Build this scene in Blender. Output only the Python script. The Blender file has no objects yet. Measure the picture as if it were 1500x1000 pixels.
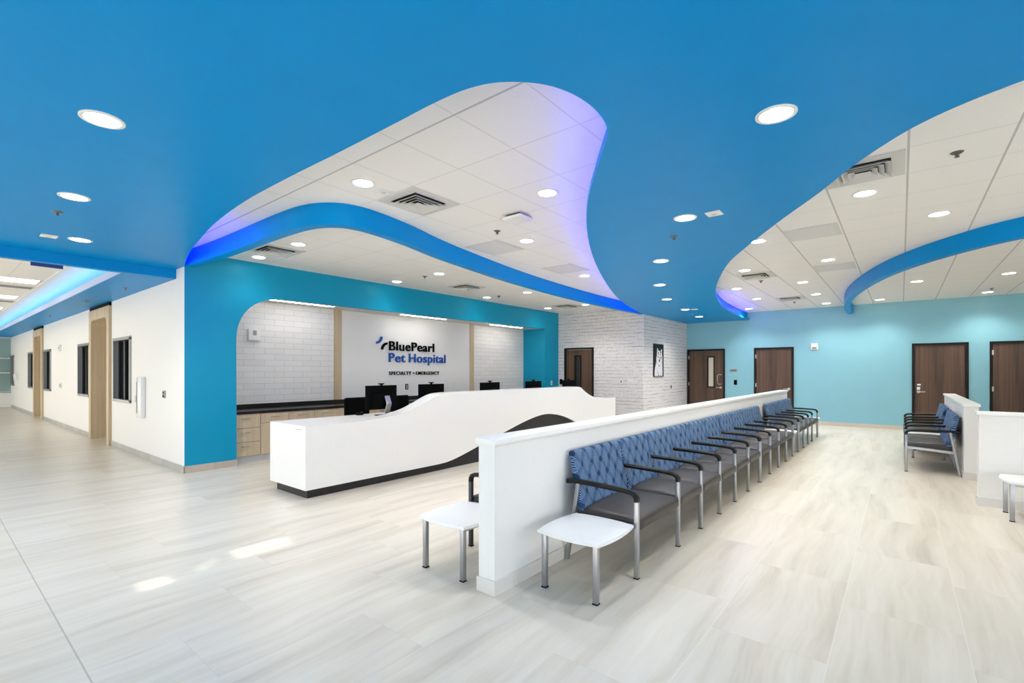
import bpy, bmesh, math, random
from mathutils import Vector, Matrix
PI = math.pi
random.seed(7)
scene = bpy.context.scene
COL = scene.collection

# ------------------------------------------------------------------ helpers
def tag(o, label=None, cat=None, group=None, kind=None):
    if label: o['label'] = label
    if cat: o['category'] = cat
    if group: o['group'] = group
    if kind: o['kind'] = kind
    return o

def thing(name, label, cat, loc=(0, 0, 0), rotz=0, group=None):
    o = bpy.data.objects.new(name, None)
    o.empty_display_size = .1
    COL.objects.link(o)
    o.location = loc
    o.rotation_euler = (0, 0, rotz)
    return tag(o, label, cat, group)

def obj(name, bm, mats, parent=None, smooth=None):
    me = bpy.data.meshes.new(name)
    bm.normal_update()
    if smooth is not None:
        for f in bm.faces: f.smooth = True
        for e in bm.edges:
            e.smooth = len(e.link_faces) == 2 and e.calc_face_angle(0) < math.radians(smooth)
    bm.to_mesh(me); bm.free()
    for m in (mats if isinstance(mats, (list, tuple)) else [mats]): me.materials.append(m)
    o = bpy.data.objects.new(name, me)
    COL.objects.link(o)
    if parent is not None: o.parent = parent
    return o

def struct(name, bm, mats, label=None, cat=None, smooth=None, parent=None):
    o = obj(name, bm, mats, parent, smooth)
    if parent is None:
        o['kind'] = 'structure'
        if label: o['label'] = label
        if cat: o['category'] = cat
    return o

def copy_tree(o, parent=None):
    c = o.copy(); COL.objects.link(c)
    c.parent = parent
    for ch in list(o.children): copy_tree(ch, c)
    return c

def box(bm, x0, x1, y0, y1, z0, z1, bev=0, seg=2, mi=0):
    r = bmesh.ops.create_cube(bm, size=1)
    vs = r['verts']
    for v in vs:
        v.co = Vector(((x0 + x1) / 2 + v.co.x * (x1 - x0), (y0 + y1) / 2 + v.co.y * (y1 - y0), (z0 + z1) / 2 + v.co.z * (z1 - z0)))
    fs = set(f for v in vs for f in v.link_faces)
    for f in fs: f.material_index = mi
    if bev:
        es = list(set(e for v in vs for e in v.link_edges))
        bmesh.ops.bevel(bm, geom=es, offset=bev, segments=seg, affect='EDGES', profile=.5)
    return bm

def B(*a, **k):
    bm = bmesh.new(); box(bm, *a, **k); return bm

def cushion(bm, x0, x1, y0, y1, z0, z1, r, crown=0, n=10, xf=None):
    """closed box with round edges, its top swelled by crown"""
    c = Vector(((x0 + x1) / 2, (y0 + y1) / 2, (z0 + z1) / 2))
    hs = Vector(((x1 - x0) / 2, (y1 - y0) / 2, (z1 - z0) / 2))
    bm2 = bmesh.new()
    bmesh.ops.create_cube(bm2, size=2)
    bmesh.ops.subdivide_edges(bm2, edges=bm2.edges[:], cuts=n, use_grid_fill=True)
    for v in bm2.verts:
        q = Vector([math.copysign(abs(a) ** .6, a) for a in v.co])   # more rings near the edges
        p = Vector((q.x * hs.x, q.y * hs.y, q.z * hs.z))
        inn = Vector([max(-(h - r), min(h - r, a)) for a, h in zip(p, hs)])
        d = p - inn
        if d.length > 1e-9:
            p = inn + d.normalized() * min(r, r)
        u, w = p.x / hs.x, p.y / hs.y
        if p.z > 0: p.z += crown * (1 - u * u) * (1 - w * w)
        p = p + c
        if xf: p = xf(p)
        v.co = p
    me = bpy.data.meshes.new('tmp'); bm2.to_mesh(me); bm2.free()
    bm.from_mesh(me); bpy.data.meshes.remove(me)
    return bm

def cyl(bm, p0, p1, r0, r1=None, n=20, caps=True):
    p0, p1 = Vector(p0), Vector(p1); r1 = r0 if r1 is None else r1
    d = p1 - p0
    q = d.to_track_quat('Z', 'Y')
    a = [bm.verts.new(p0 + q @ Vector((r0 * math.cos(2 * PI * i / n), r0 * math.sin(2 * PI * i / n), 0))) for i in range(n)]
    b = [bm.verts.new(p1 + q @ Vector((r1 * math.cos(2 * PI * i / n), r1 * math.sin(2 * PI * i / n), 0))) for i in range(n)]
    for i in range(n):
        bm.faces.new((a[i], a[(i + 1) % n], b[(i + 1) % n], b[i]))
    if caps:
        bm.faces.new(a[::-1]); bm.faces.new(b)
    return bm

def sweep(bm, pts, sec, closed_ends=True, up=(1, 0, 0)):
    """section sec [(a,b)] along pts; a runs along `up`, b along the normal in the bend plane"""
    up = Vector(up); pts = [Vector(p) for p in pts]; rings = []
    for i, p in enumerate(pts):
        t = (pts[min(i + 1, len(pts) - 1)] - pts[max(i - 1, 0)]).normalized()
        nrm = up.cross(t).normalized()
        k = 1.0
        if 0 < i < len(pts) - 1:
            t1 = (pts[i] - pts[i - 1]).normalized(); k = 1 / max(.5, t.dot(t1))
        rings.append([bm.verts.new(p + up * a + nrm * b * k) for a, b in sec])
    n = len(sec)
    for r0, r1 in zip(rings, rings[1:]):
        for i in range(n):
            bm.faces.new((r0[i], r0[(i + 1) % n], r1[(i + 1) % n], r1[i]))
    if closed_ends:
        bm.faces.new(rings[0][::-1]); bm.faces.new(rings[-1])
    bmesh.ops.recalc_face_normals(bm, faces=bm.faces[:])
    return bm

def rsec(w, h, c):
    """rectangle section with cut corners"""
    w, h = w / 2, h / 2
    return [(-w + c, -h), (w - c, -h), (w, -h + c), (w, h - c), (w - c, h), (-w + c, h), (-w, h - c), (-w, -h + c)]

def poly_prism(bm, pts, axis, a0, a1, mi=0):
    """extrude a 2-D polygon along an axis: axis 'X' takes (y,z), 'Y' takes (x,z), 'Z' takes (x,y)"""
    def P(p, a):
        return {'X': (a, p[0], p[1]), 'Y': (p[0], a, p[1]), 'Z': (p[0], p[1], a)}[axis]
    A = [bm.verts.new(P(p, a0)) for p in pts]
    Bv = [bm.verts.new(P(p, a1)) for p in pts]
    n = len(pts); fs = []
    fs.append(bm.faces.new(A)); fs.append(bm.faces.new(Bv[::-1]))
    for i in range(n):
        fs.append(bm.faces.new((A[i], Bv[i], Bv[(i + 1) % n], A[(i + 1) % n])))
    for f in fs: f.material_index = mi
    bmesh.ops.recalc_face_normals(bm, faces=fs)
    return bm

def catmull(pts, per=6):
    P = [Vector(p) for p in pts]; out = []
    for i in range(len(P) - 1):
        p0 = P[i - 1] if i else P[0] * 2 - P[1]
        p1, p2 = P[i], P[i + 1]
        p3 = P[i + 2] if i + 2 < len(P) else P[-1] * 2 - P[-2]
        # centripetal
        def tj(t, a, b): return t + max((b - a).length, 1e-6) ** .5
        t0 = 0; t1 = tj(t0, p0, p1); t2 = tj(t1, p1, p2); t3 = tj(t2, p2, p3)
        for k in range(per):
            t = t1 + (t2 - t1) * k / per
            A1 = p0 * ((t1 - t) / (t1 - t0)) + p1 * ((t - t0) / (t1 - t0))
            A2 = p1 * ((t2 - t) / (t2 - t1)) + p2 * ((t - t1) / (t2 - t1))
            A3 = p2 * ((t3 - t) / (t3 - t2)) + p3 * ((t - t2) / (t3 - t2))
            B1 = A1 * ((t2 - t) / (t2 - t0)) + A2 * ((t - t0) / (t2 - t0))
            B2 = A2 * ((t3 - t) / (t3 - t1)) + A3 * ((t - t1) / (t3 - t1))
            out.append(B1 * ((t2 - t) / (t2 - t1)) + B2 * ((t - t1) / (t2 - t1)))
    out.append(P[-1])
    return out

def offset(pts, d):
    """offset an open 2-D polyline to its left side by d"""
    out = []
    for i, p in enumerate(pts):
        a = pts[max(i - 1, 0)]; b = pts[min(i + 1, len(pts) - 1)]
        t = (b - a).normalized()
        out.append(Vector((p.x - t.y * d, p.y + t.x * d)))
    return out

# ------------------------------------------------------------------ materials
def srgb(r, g, b):
    f = lambda c: (c / 255 / 12.92) if c / 255 <= .04045 else ((c / 255 + .055) / 1.055) ** 2.4
    return (f(r), f(g), f(b), 1)

class NT:
    def __init__(s, name):
        s.m = bpy.data.materials.new(name); s.m.use_nodes = True
        s.t = s.m.node_tree; s.n = s.t.nodes; s.bsdf = s.n['Principled BSDF']
    def new(s, typ, **k):
        n = s.n.new(typ)
        for a, v in k.items(): setattr(n, a, v)
        return n
    def link(s, a, b): s.t.links.new(a, b)
    def math(s, op, a, b=None, c=None):
        n = s.new('ShaderNodeMath', operation=op)
        for i, v in enumerate((a, b, c)):
            if v is None: continue
            if isinstance(v, (int, float)): n.inputs[i].default_value = v
            else: s.link(v, n.inputs[i])
        return n.outputs[0]
    def coords(s, scale=(1, 1, 1), rot=(0, 0, 0), loc=(0, 0, 0), kind='Object'):
        tc = s.new('ShaderNodeTexCoord'); mp = s.new('ShaderNodeMapping')
        mp.inputs['Scale'].default_value = scale; mp.inputs['Rotation'].default_value = rot; mp.inputs['Location'].default_value = loc
        s.link(tc.outputs[kind], mp.inputs[0])
        return mp.outputs[0]
    def noise(s, vec, scale=5, detail=3, rough=.5):
        n = s.new('ShaderNodeTexNoise'); n.inputs['Scale'].default_value = scale
        n.inputs['Detail'].default_value = detail; n.inputs['Roughness'].default_value = rough
        if vec is not None: s.link(vec, n.inputs['Vector'])
        return n.outputs['Fac']
    def ramp(s, fac, stops):
        n = s.new('ShaderNodeValToRGB'); e = n.color_ramp.elements
        while len(e) < len(stops): e.new(.5)
        for el, (p, c) in zip(e, stops): el.position = p; el.color = c
        s.link(fac, n.inputs[0]); return n.outputs[0]
    def mix(s, fac, a, b, mode='MIX'):
        n = s.new('ShaderNodeMix', data_type='RGBA', blend_type=mode)
        for i, v in ((0, fac), (6, a), (7, b)):
            if isinstance(v, (int, float)): n.inputs[i].default_value = v
            elif isinstance(v, tuple): n.inputs[i].default_value = v
            else: s.link(v, n.inputs[i])
        return n.outputs[2]
    def base(s, v):
        if isinstance(v, tuple): s.bsdf.inputs['Base Color'].default_value = v
        else: s.link(v, s.bsdf.inputs['Base Color'])
    def set(s, rough=None, metal=None, spec=None, coat=None):
        for k, v in (('Roughness', rough), ('Metallic', metal), ('Specular IOR Level', spec), ('Coat Weight', coat)):
            if v is None: continue
            if isinstance(v, (int, float)): s.bsdf.inputs[k].default_value = v
            else: s.link(v, s.bsdf.inputs[k])
    def bump(s, h, strength=.2, dist=.01):
        n = s.new('ShaderNodeBump'); n.inputs['Strength'].default_value = strength; n.inputs['Distance'].default_value = dist
        s.link(h, n.inputs['Height']); s.link(n.outputs[0], s.bsdf.inputs['Normal'])

def plain(name, col, rough=.5, metal=0, spec=.5, var=.03, vs=30):
    """a painted or moulded surface: one colour with a faint mottle"""
    t = NT(name)
    f = t.noise(t.coords(), vs, 4)
    lo = tuple(c * (1 - var) for c in col[:3]) + (1,); hi = tuple(min(1, c * (1 + var)) for c in col[:3]) + (1,)
    t.base(t.ramp(f, [(.3, lo), (.7, hi)])); t.set(rough, metal, spec)
    return t.m

def glow(name, col, strength):
    t = NT(name)
    t.bsdf.inputs['Base Color'].default_value = (.8, .8, .8, 1)
    t.bsdf.inputs['Emission Color'].default_value = col
    t.bsdf.inputs['Emission Strength'].default_value = strength
    return t.m

M = {}
M['white'] = plain('white wall paint', srgb(236, 236, 234), .55, var=.01)
M['cap'] = plain('white solid surface cap', srgb(240, 240, 238), .3, var=.01)
M['desk'] = plain('white solid surface', srgb(238, 238, 235), .22, var=.01)
M['blue'] = plain('blue soffit paint', srgb(0, 141, 211), .40, spec=.11, var=.02, vs=3)
M['teal'] = plain('teal portal paint', srgb(0, 151, 190), .45, spec=.3, var=.02, vs=3)
M['aqua'] = plain('pale aqua wall paint', srgb(137, 194, 209), .5, var=.015, vs=3)
M['grey_paint'] = plain('pale grey soffit paint', srgb(205, 206, 204), .4, var=.01)
M['black'] = plain('matte black plastic', srgb(8, 8, 9), .6, spec=.06, var=.1)
M['screen'] = plain('glossy black screen', srgb(8, 8, 9), .25, spec=.3, var=.05)
M['fabric_black'] = plain('black mesh fabric', srgb(9, 9, 10), .95, spec=.1, var=.3, vs=200)
M['counter'] = plain('dark stone counter', srgb(28, 26, 27), .25, var=.25, vs=25)
M['plinth'] = plain('charcoal laminate', srgb(46, 45, 46), .45, spec=.3, var=.15, vs=14)
M['vinyl'] = plain('charcoal vinyl', srgb(52, 48, 45), .45, var=.05, vs=60)
M['metal'] = plain('satin aluminium', srgb(168, 170, 174), .32, metal=.85, var=.03)
M['steel'] = plain('brushed steel', srgb(190, 188, 182), .3, metal=1, var=.03)
M['bronze'] = plain('dull nickel', srgb(120, 118, 116), .35, metal=.9, var=.05)
M['arm'] = plain('black urethane armrest', srgb(15, 14, 14), .4, spec=.3, var=.1)
M['laminate'] = plain('white laminate', srgb(243, 243, 241), .28, var=.01)
M['white_plastic'] = plain('white plastic', srgb(232, 232, 230), .4, var=.01)
M['grey_plastic'] = plain('grey plastic', srgb(150, 152, 152), .4, var=.02)
M['diff'] = plain('vent enamel', srgb(205, 205, 202), .45, var=.01)
M['vent_dark'] = plain('vent throat', srgb(22, 22, 22), .8, var=.1)
M['frame_dark'] = plain('dark bronze door frame', srgb(17, 14, 13), .45, spec=.3, var=.1)
M['logo_blue'] = plain('logo blue acrylic', srgb(12, 82, 170), .35, var=.02)
M['sign_blue'] = plain('dark blue sign panel', srgb(10, 58, 138), .4, var=.02)
M['photo_white'] = plain('print white', srgb(232, 230, 232), .5, var=.12, vs=22)
M['photo_grey'] = plain('print grey', srgb(120, 112, 114), .5, var=.25, vs=40)
M['photo_black'] = plain('print black', srgb(12, 12, 13), .45, var=.1)
M['photo_tongue'] = plain('print dark grey', srgb(70, 58, 58), .5, var=.1)
M['frosted'] = plain('cream lit glass', srgb(214, 206, 188), .35, var=.01)
M['dark_glass'] = plain('dark room glass', srgb(26, 28, 30), .06, var=.1)
M['far_glass'] = plain('grey green spandrel glass', srgb(140, 172, 172), .15, var=.03)
M['pane_reflection'] = plain('pane with painted reflection', srgb(150, 160, 156), .1, var=.03)
M['carpet_red'] = plain('dark red plate', srgb(70, 14, 18), .4, var=.05)
M['lens'] = glow('lit downlight lens', (1, .97, .93, 1), 16)
M['linear'] = glow('lit linear lens', (1, .95, .88, 1), 15)
M['troffer'] = glow('lit troffer lens', (1, .99, .97, 1), 3)
M['led_blue'] = glow('deep blue LED strip', (.04, .004, 1, 1), 46)
M['led_spine'] = glow('blue violet LED strip', (.05, .01, 1, 1), 22)
M['led_cyan'] = glow('cyan LED strip', (.05, .52, 1, 1), 11)

def wood(name, lo, hi, axis, rough=.45, fine=60):
    t = NT(name)
    sc = {'Z': (fine, fine, 1.2), 'Y': (fine, 1.2, fine), 'X': (1.2, fine, fine)}[axis]
    v = t.coords(sc)
    a = t.noise(v, 1, 3); b = t.noise(t.coords(tuple(s * .18 for s in sc)), 1, 3)
    f = t.math('ADD', t.math('MULTIPLY', a, .45), t.math('MULTIPLY', b, .6))
    t.base(t.ramp(f, [(.35, lo), (.68, hi)])); t.set(rough)
    t.bump(a, .05, .002)
    return t.m
M['walnut'] = wood('walnut veneer', srgb(56, 40, 31), srgb(104, 77, 59), 'Z', .42, 46)
M['oak'] = wood('pale oak laminate', srgb(186, 165, 133), srgb(211, 193, 164), 'Z', .45, 40)
M['oak_cab'] = wood('oak cabinet front', srgb(192, 172, 141), srgb(216, 199, 171), 'Z', .45, 40)

def ceiling_tile():
    t = NT('white acoustic tile')
    tc = t.new('ShaderNodeTexCoord'); sp = t.new('ShaderNodeSeparateXYZ'); t.link(tc.outputs['Object'], sp.inputs[0])
    x = t.math('DIVIDE', t.math('SUBTRACT', sp.outputs[0], .045), .609)
    y = t.math('DIVIDE', t.math('SUBTRACT', sp.outputs[1], 2.325), .647)
    dx = t.math('MULTIPLY', t.math('ABSOLUTE', t.math('SUBTRACT', x, t.math('ROUND', x))), .609)
    dy = t.math('MULTIPLY', t.math('ABSOLUTE', t.math('SUBTRACT', y, t.math('ROUND', y))), .647)
    side = t.math('LESS_THAN', t.math('ADD', t.math('MULTIPLY', t.math('ADD', sp.outputs[0], .58), 10.65), t.math('MULTIPLY', t.math('SUBTRACT', sp.outputs[1], 3.22), 3.85)), 0)
    # the main runners lie along one axis over the desk and along the other over the seats
    wide = t.math('MULTIPLY', side, t.math('LESS_THAN', t.math('ABSOLUTE', t.math('SUBTRACT', sp.outputs[1], 2.325)), .009))
    lx = t.math('MULTIPLY', t.math('LESS_THAN', dx, .008), t.math('SUBTRACT', 1, side))
    ly = t.math('MAXIMUM', t.math('LESS_THAN', dy, .004), t.math('MULTIPLY', side, t.math('LESS_THAN', dx, .004)))
    lx = t.math('MAXIMUM', lx, wide)
    n = t.noise(tc.outputs['Object'], 160, 2)
    c = t.ramp(n, [(.3, srgb(232, 231, 228)), (.7, srgb(238, 237, 234))])
    c = t.mix(ly, c, srgb(208, 207, 204)); c = t.mix(lx, c, srgb(190, 190, 188))
    t.base(c); t.set(.8, spec=.2)
    t.bump(t.math('MULTIPLY', t.math('ADD', lx, ly), -1), .3, .004)
    return t.m
M['tile'] = ceiling_tile()

def floor_mat():
    t = NT('streaked porcelain floor tile')
    tc = t.new('ShaderNodeTexCoord'); sp = t.new('ShaderNodeSeparateXYZ'); t.link(tc.outputs['Object'], sp.inputs[0])
    X, Y = sp.outputs[0], sp.outputs[1]
    ux = t.math('DIVIDE', t.math('ADD', X, .868), .575)
    col = t.math('FLOOR', ux)
    off = t.math('MULTIPLY', t.math('FRACT', t.math('MULTIPLY', col, .3334)), 1.2)
    uy = t.math('DIVIDE', t.math('ADD', t.math('SUBTRACT', Y, .53), off), 1.2)
    row = t.math('FLOOR', uy)
    cb = t.new('ShaderNodeCombineXYZ'); t.link(col, cb.inputs[0]); t.link(row, cb.inputs[1])
    wn = t.new('ShaderNodeTexWhiteNoise'); t.link(cb.outputs[0], wn.inputs['Vector'])
    rnd = wn.outputs['Value']
    sv = t.new('ShaderNodeVectorMath', operation='MULTIPLY_ADD')
    t.link(wn.outputs['Color'], sv.inputs[0]); sv.inputs[1].default_value = (37, 31, 43)
    mp = t.new('ShaderNodeVectorMath', operation='MULTIPLY'); t.link(tc.outputs['Object'], mp.inputs[0]); mp.inputs[1].default_value = (6.5, .42, 1)
    t.link(mp.outputs[0], sv.inputs[2])
    # soft bend of the veins
    wob = t.noise(tc.outputs['Object'], .9, 2)
    sv2 = t.new('ShaderNodeVectorMath', operation='ADD'); t.link(sv.outputs[0], sv2.inputs[0])
    cw = t.new('ShaderNodeCombineXYZ'); t.link(t.math('MULTIPLY', wob, 1.5), cw.inputs[0]); t.link(cw.outputs[0], sv2.inputs[1])
    n1 = t.noise(sv2.outputs[0], 1.0, 4, .55)
    n2 = t.noise(sv2.outputs[0], 3.2, 3, .6)
    f = t.math('ADD', t.math('MULTIPLY', n1, .72), t.math('MULTIPLY', n2, .28))
    f = t.math('ADD', f, t.math('MULTIPLY', t.math('SUBTRACT', rnd, .5), .06))
    c = t.ramp(f, [(.30, srgb(194, 184, 168)), (.42, srgb(211, 202, 185)), (.53, srgb(220, 212, 197)), (.70, srgb(228, 221, 208))])
    fx = t.math('MULTIPLY', t.math('ABSOLUTE', t.math('SUBTRACT', ux, t.math('ROUND', ux))), .575)
    fy = t.math('MULTIPLY', t.math('ABSOLUTE', t.math('SUBTRACT', uy, t.math('ROUND', uy))), 1.2)
    jx = t.math('LESS_THAN', fx, .0022); jy = t.math('LESS_THAN', fy, .0016)
    j2 = t.math('LESS_THAN', t.math('ABSOLUTE', t.math('SUBTRACT', Y, .53)), .004)
    c = t.mix(jx, c, srgb(226, 221, 210)); c = t.mix(t.math('MULTIPLY', jy, .5), c, srgb(196, 188, 174)); c = t.mix(t.math('MULTIPLY', j2, .6), c, srgb(150, 145, 138))
    t.base(c)
    t.set(t.math('ADD', .24, t.math('MULTIPLY', n1, .14)), spec=.5)
    return t.m
M['floor'] = floor_mat()

def brick_mat(name, horiz, bw, bh, mortar, c1, c2, cm, rough, bumpd, msz, broken=False):
    """horiz: 'X' or 'Y' world axis the courses run along"""
    t = NT(name)
    tc = t.new('ShaderNodeTexCoord'); sp = t.new('ShaderNodeSeparateXYZ'); t.link(tc.outputs['Object'], sp.inputs[0])
    cb = t.new('ShaderNodeCombineXYZ'); t.link(sp.outputs[0 if horiz == 'X' else 1], cb.inputs[0])
    z = sp.outputs[2]
    if broken:   # hand-laid courses wander a little
        z = t.math('ADD', z, t.math('MULTIPLY', t.math('SUBTRACT', t.noise(tc.outputs['Object'], 1.7, 2), .5), .05))
    t.link(z, cb.inputs[1])
    b = t.new('ShaderNodeTexBrick')
    b.offset = .37 if broken else .5; b.offset_frequency = 2
    b.squash = .7 if broken else 1; b.squash_frequency = 3
    t.link(cb.outputs[0], b.inputs['Vector'])
    b.inputs['Color1'].default_value = c1; b.inputs['Color2'].default_value = c2; b.inputs['Mortar'].default_value = cm
    b.inputs['Scale'].default_value = 1; b.inputs['Mortar Size'].default_value = msz; b.inputs['Mortar Smooth'].default_value = .1
    b.inputs['Brick Width'].default_value = bw; b.inputs['Row Height'].default_value = bh
    c = b.outputs['Color']
    if broken:
        n = t.noise(tc.outputs['Object'], 7, 3)
        k = t.math('GREATER_THAN', n, .56)
        c = t.mix(k, c, c1)
        n2 = t.noise(tc.outputs['Object'], 24, 3)
        c = t.mix(t.math('MULTIPLY', n2, .18), c, srgb(205, 203, 206))
        t.bump(t.math('SUBTRACT', t.math('MULTIPLY', n2, .4), b.outputs['Fac']), .5, bumpd)
    else:
        n = t.noise(tc.outputs['Object'], 3.5, 3)
        t.bump(t.math('SUBTRACT', t.math('MULTIPLY', n, .4), b.outputs['Fac']), .5, bumpd)
    t.base(c); t.set(rough)
    return t.m
M['tilewall'] = brick_mat('white glazed wall tile', 'Y', .36, .106, .003, srgb(236, 235, 233), srgb(230, 229, 227), srgb(184, 182, 180), .22, .004, .002)
def ledger_mat(name, axis):
    """white painted ledger stone: thin broken dark joints between courses, few upright joints"""
    t = NT(name)
    tc = t.new('ShaderNodeTexCoord'); sp = t.new('ShaderNodeSeparateXYZ'); t.link(tc.outputs['Object'], sp.inputs[0])
    h = sp.outputs[axis]
    z = t.math('ADD', sp.outputs[2], t.math('MULTIPLY', t.math('SUBTRACT', t.noise(tc.outputs['Object'], 2.2, 3), .5), .05))
    q = t.math('DIVIDE', z, .094)
    row = t.math('ROUND', q)
    dz = t.math('MULTIPLY', t.math('ABSOLUTE', t.math('SUBTRACT', q, row)), .094)
    cb = t.new('ShaderNodeCombineXYZ'); t.link(t.math('MULTIPLY', h, 2.6), cb.inputs[0]); t.link(t.math('MULTIPLY', row, 5.37), cb.inputs[1])
    n = t.noise(cb.outputs[0], 1, 3, .6)
    thick = t.math('MULTIPLY', t.math('MAXIMUM', t.math('SUBTRACT', n, .38), 0), .022)
    line = t.math('LESS_THAN', dz, thick)
    crow = t.math('FLOOR', q)
    k = t.math('ADD', t.math('DIVIDE', h, .7), t.math('MULTIPLY', crow, .413))
    dv = t.math('MULTIPLY', t.math('ABSOLUTE', t.math('SUBTRACT', k, t.math('ROUND', k))), .7)
    cv = t.new('ShaderNodeCombineXYZ'); t.link(crow, cv.inputs[0]); t.link(t.math('ROUND', k), cv.inputs[1])
    wn = t.new('ShaderNodeTexWhiteNoise'); t.link(cv.outputs[0], wn.inputs['Vector'])
    upright = t.math('MULTIPLY', t.math('LESS_THAN', dv, .003), t.math('GREATER_THAN', wn.outputs['Value'], .45))
    grain = t.noise(tc.outputs['Object'], 26, 3)
    c = t.ramp(grain, [(.3, srgb(214, 212, 213)), (.65, srgb(232, 230, 230))])
    c = t.mix(t.math('MULTIPLY', upright, .45), c, srgb(140, 136, 138))
    c = t.mix(t.math('MULTIPLY', line, .85), c, srgb(98, 93, 96))
    t.base(c); t.set(.7, spec=.3)
    t.bump(t.math('SUBTRACT', t.math('MULTIPLY', grain, .5), t.math('MAXIMUM', line, upright)), .5, .008)
    return t.m
M['brickX'] = ledger_mat('white painted ledger stone', 0)
M['brickY'] = ledger_mat('white painted ledger stone return', 1)
M['base_beige'] = brick_mat('beige tile baseboard', 'Y', .30, .4, .003, srgb(190, 178, 162), srgb(200, 188, 172), srgb(170, 160, 148), .4, .002, .002)
M['base_beigeX'] = brick_mat('beige tile baseboard run', 'X', .60, .4, .003, srgb(204, 194, 180), srgb(210, 200, 187), srgb(186, 176, 164), .4, .002, .002)
M['base_grey'] = brick_mat('grey tile baseboard', 'X', .30, .4, .003, srgb(172, 172, 170), srgb(186, 185, 182), srgb(158, 158, 156), .4, .002, .002)

def fabric_mat():
    t = NT('blue woven lattice fabric')
    tc = t.new('ShaderNodeTexCoord'); sp = t.new('ShaderNodeSeparateXYZ'); t.link(tc.outputs['Object'], sp.inputs[0])
    X = t.math('MULTIPLY', sp.outputs[0], .80); Z = t.math('MULTIPLY', sp.outputs[2], .60)
    u = t.math('ADD', X, Z); v = t.math('SUBTRACT', Z, X)
    def wave(a, per, ph=None):
        q = t.math('MULTIPLY', a, 2 * PI / per)
        if ph is not None: q = t.math('ADD', q, ph)
        return t.math('SINE', q)
    def family(a, b, m0):
        sway = t.math('MULTIPLY', wave(b, .15), 4.2)
        fine = t.math('GREATER_THAN', wave(a, .0138, sway), .5)
        mask = t.math('GREATER_THAN', wave(a, .125, t.math('ADD', m0, t.math('MULTIPLY', wave(b, .15), .42))), -.55)
        return t.math('MULTIPLY', fine, mask)
    l = t.math('MAXIMUM', family(u, v, .3), family(v, u, 1.4))
    base = t.ramp(t.noise(tc.outputs['Object'], 9, 2), [(.35, srgb(25, 49, 84)), (.65, srgb(38, 67, 106))])
    c = t.mix(t.math('MULTIPLY', l, .85), base, srgb(128, 160, 198))
    t.base(c); t.set(.75, spec=.25)
    return t.m
M['fabric'] = fabric_mat()

# ------------------------------------------------------------------ dimensions
ZL, ZH, ZC = 3.03, 3.26, 2.89      # blue soffit, white ceiling, corridor soffit
XT = -8.165                         # teal portal face
YC = 2.464                          # corridor wall face
YF = 15.75                          # far wall face
XB, YB = -5.42, 12.36               # brick corner

# ------------------------------------------------------------------ floor, ceilings
struct('floor', B(-29.5, 7.2, -6.2, 16, -.12, 0), M['floor'])
struct('ceiling', B(-8.6, 7.2, -4.2, 16, ZH, ZH + .12), M['tile'])
outerA = [(-8.165, 2.464), (-7.3, 2.25), (-6.4, 2.08), (-5.5, 1.94), (-4.6, 1.862), (-3.8, 1.85), (-3.0, 1.86), (-2.4, 1.86), (-2.05, 1.86),
          (-1.83, 1.88), (-1.68, 1.93), (-1.55, 2.03), (-1.46, 2.15), (-1.405, 2.32), (-1.395, 2.5), (-1.43, 2.7), (-1.51, 2.86), (-1.65, 3.05),
          (-1.86, 3.33), (-2.1, 3.66), (-2.37, 4.08), (-2.72, 4.7), (-3.2, 5.67), (-3.89, 7.28), (-4.62, 9.23), (-5.12, 10.95), (-5.42, 12.36)]
outerB = [(7.1, 2.9), (5.0, 3.05), (3.0, 3.25), (1.6, 3.42), (.9, 3.55), (.5, 3.67), (.25, 3.79), (.06, 3.94), (-.09, 4.12), (-.28, 4.40), (-.55, 4.88), (-.92, 5.47),
          (-1.40, 6.29), (-1.87, 7.17), (-2.33, 8.32), (-2.73, 9.51), (-3.05, 10.74), (-3.33, 12.2), (-3.48, 13.6), (-3.54, 14.7), (-3.55, 15.75)]
cA = catmull(outerA, 5); cB = catmull(outerB, 5)

def soffit_poly(a, b):
    p = [Vector((-8.515, -4.1)), Vector((7.1, -4.1))] + list(b) + [Vector((XB, YF)), Vector((XB, YB))] + list(reversed(a))
    p += [Vector((-8.515, YC))]
    q = []
    for v in p:
        if not q or (v - q[-1]).length > 1e-4: q.append(v)
    return q
bm = bmesh.new()
poly_prism(bm, [(v.x, v.y) for v in soffit_poly(cA, cB)], 'Z', ZL, ZL + .055)
# the shelf behind the lip carries the light strip, the riser stands back from the edge
A2 = offset(cA, -.05); A2[0] = Vector((-8.165, YC - .05)); A2[-1] = Vector((XB + .0, YB))
B2 = offset(cB, .05); B2[-1] = Vector((-3.60, YF)); B2[0] = Vector((7.1, 2.85))
# offset() works to the left of travel; the soffit body lies to the right of both curves
poly_prism(bm, [(v.x, v.y) for v in soffit_poly(A2, B2)], 'Z', ZL + .05, ZH + .02)
struct('ceiling_soffit', bm, M['blue'], smooth=35)

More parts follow.
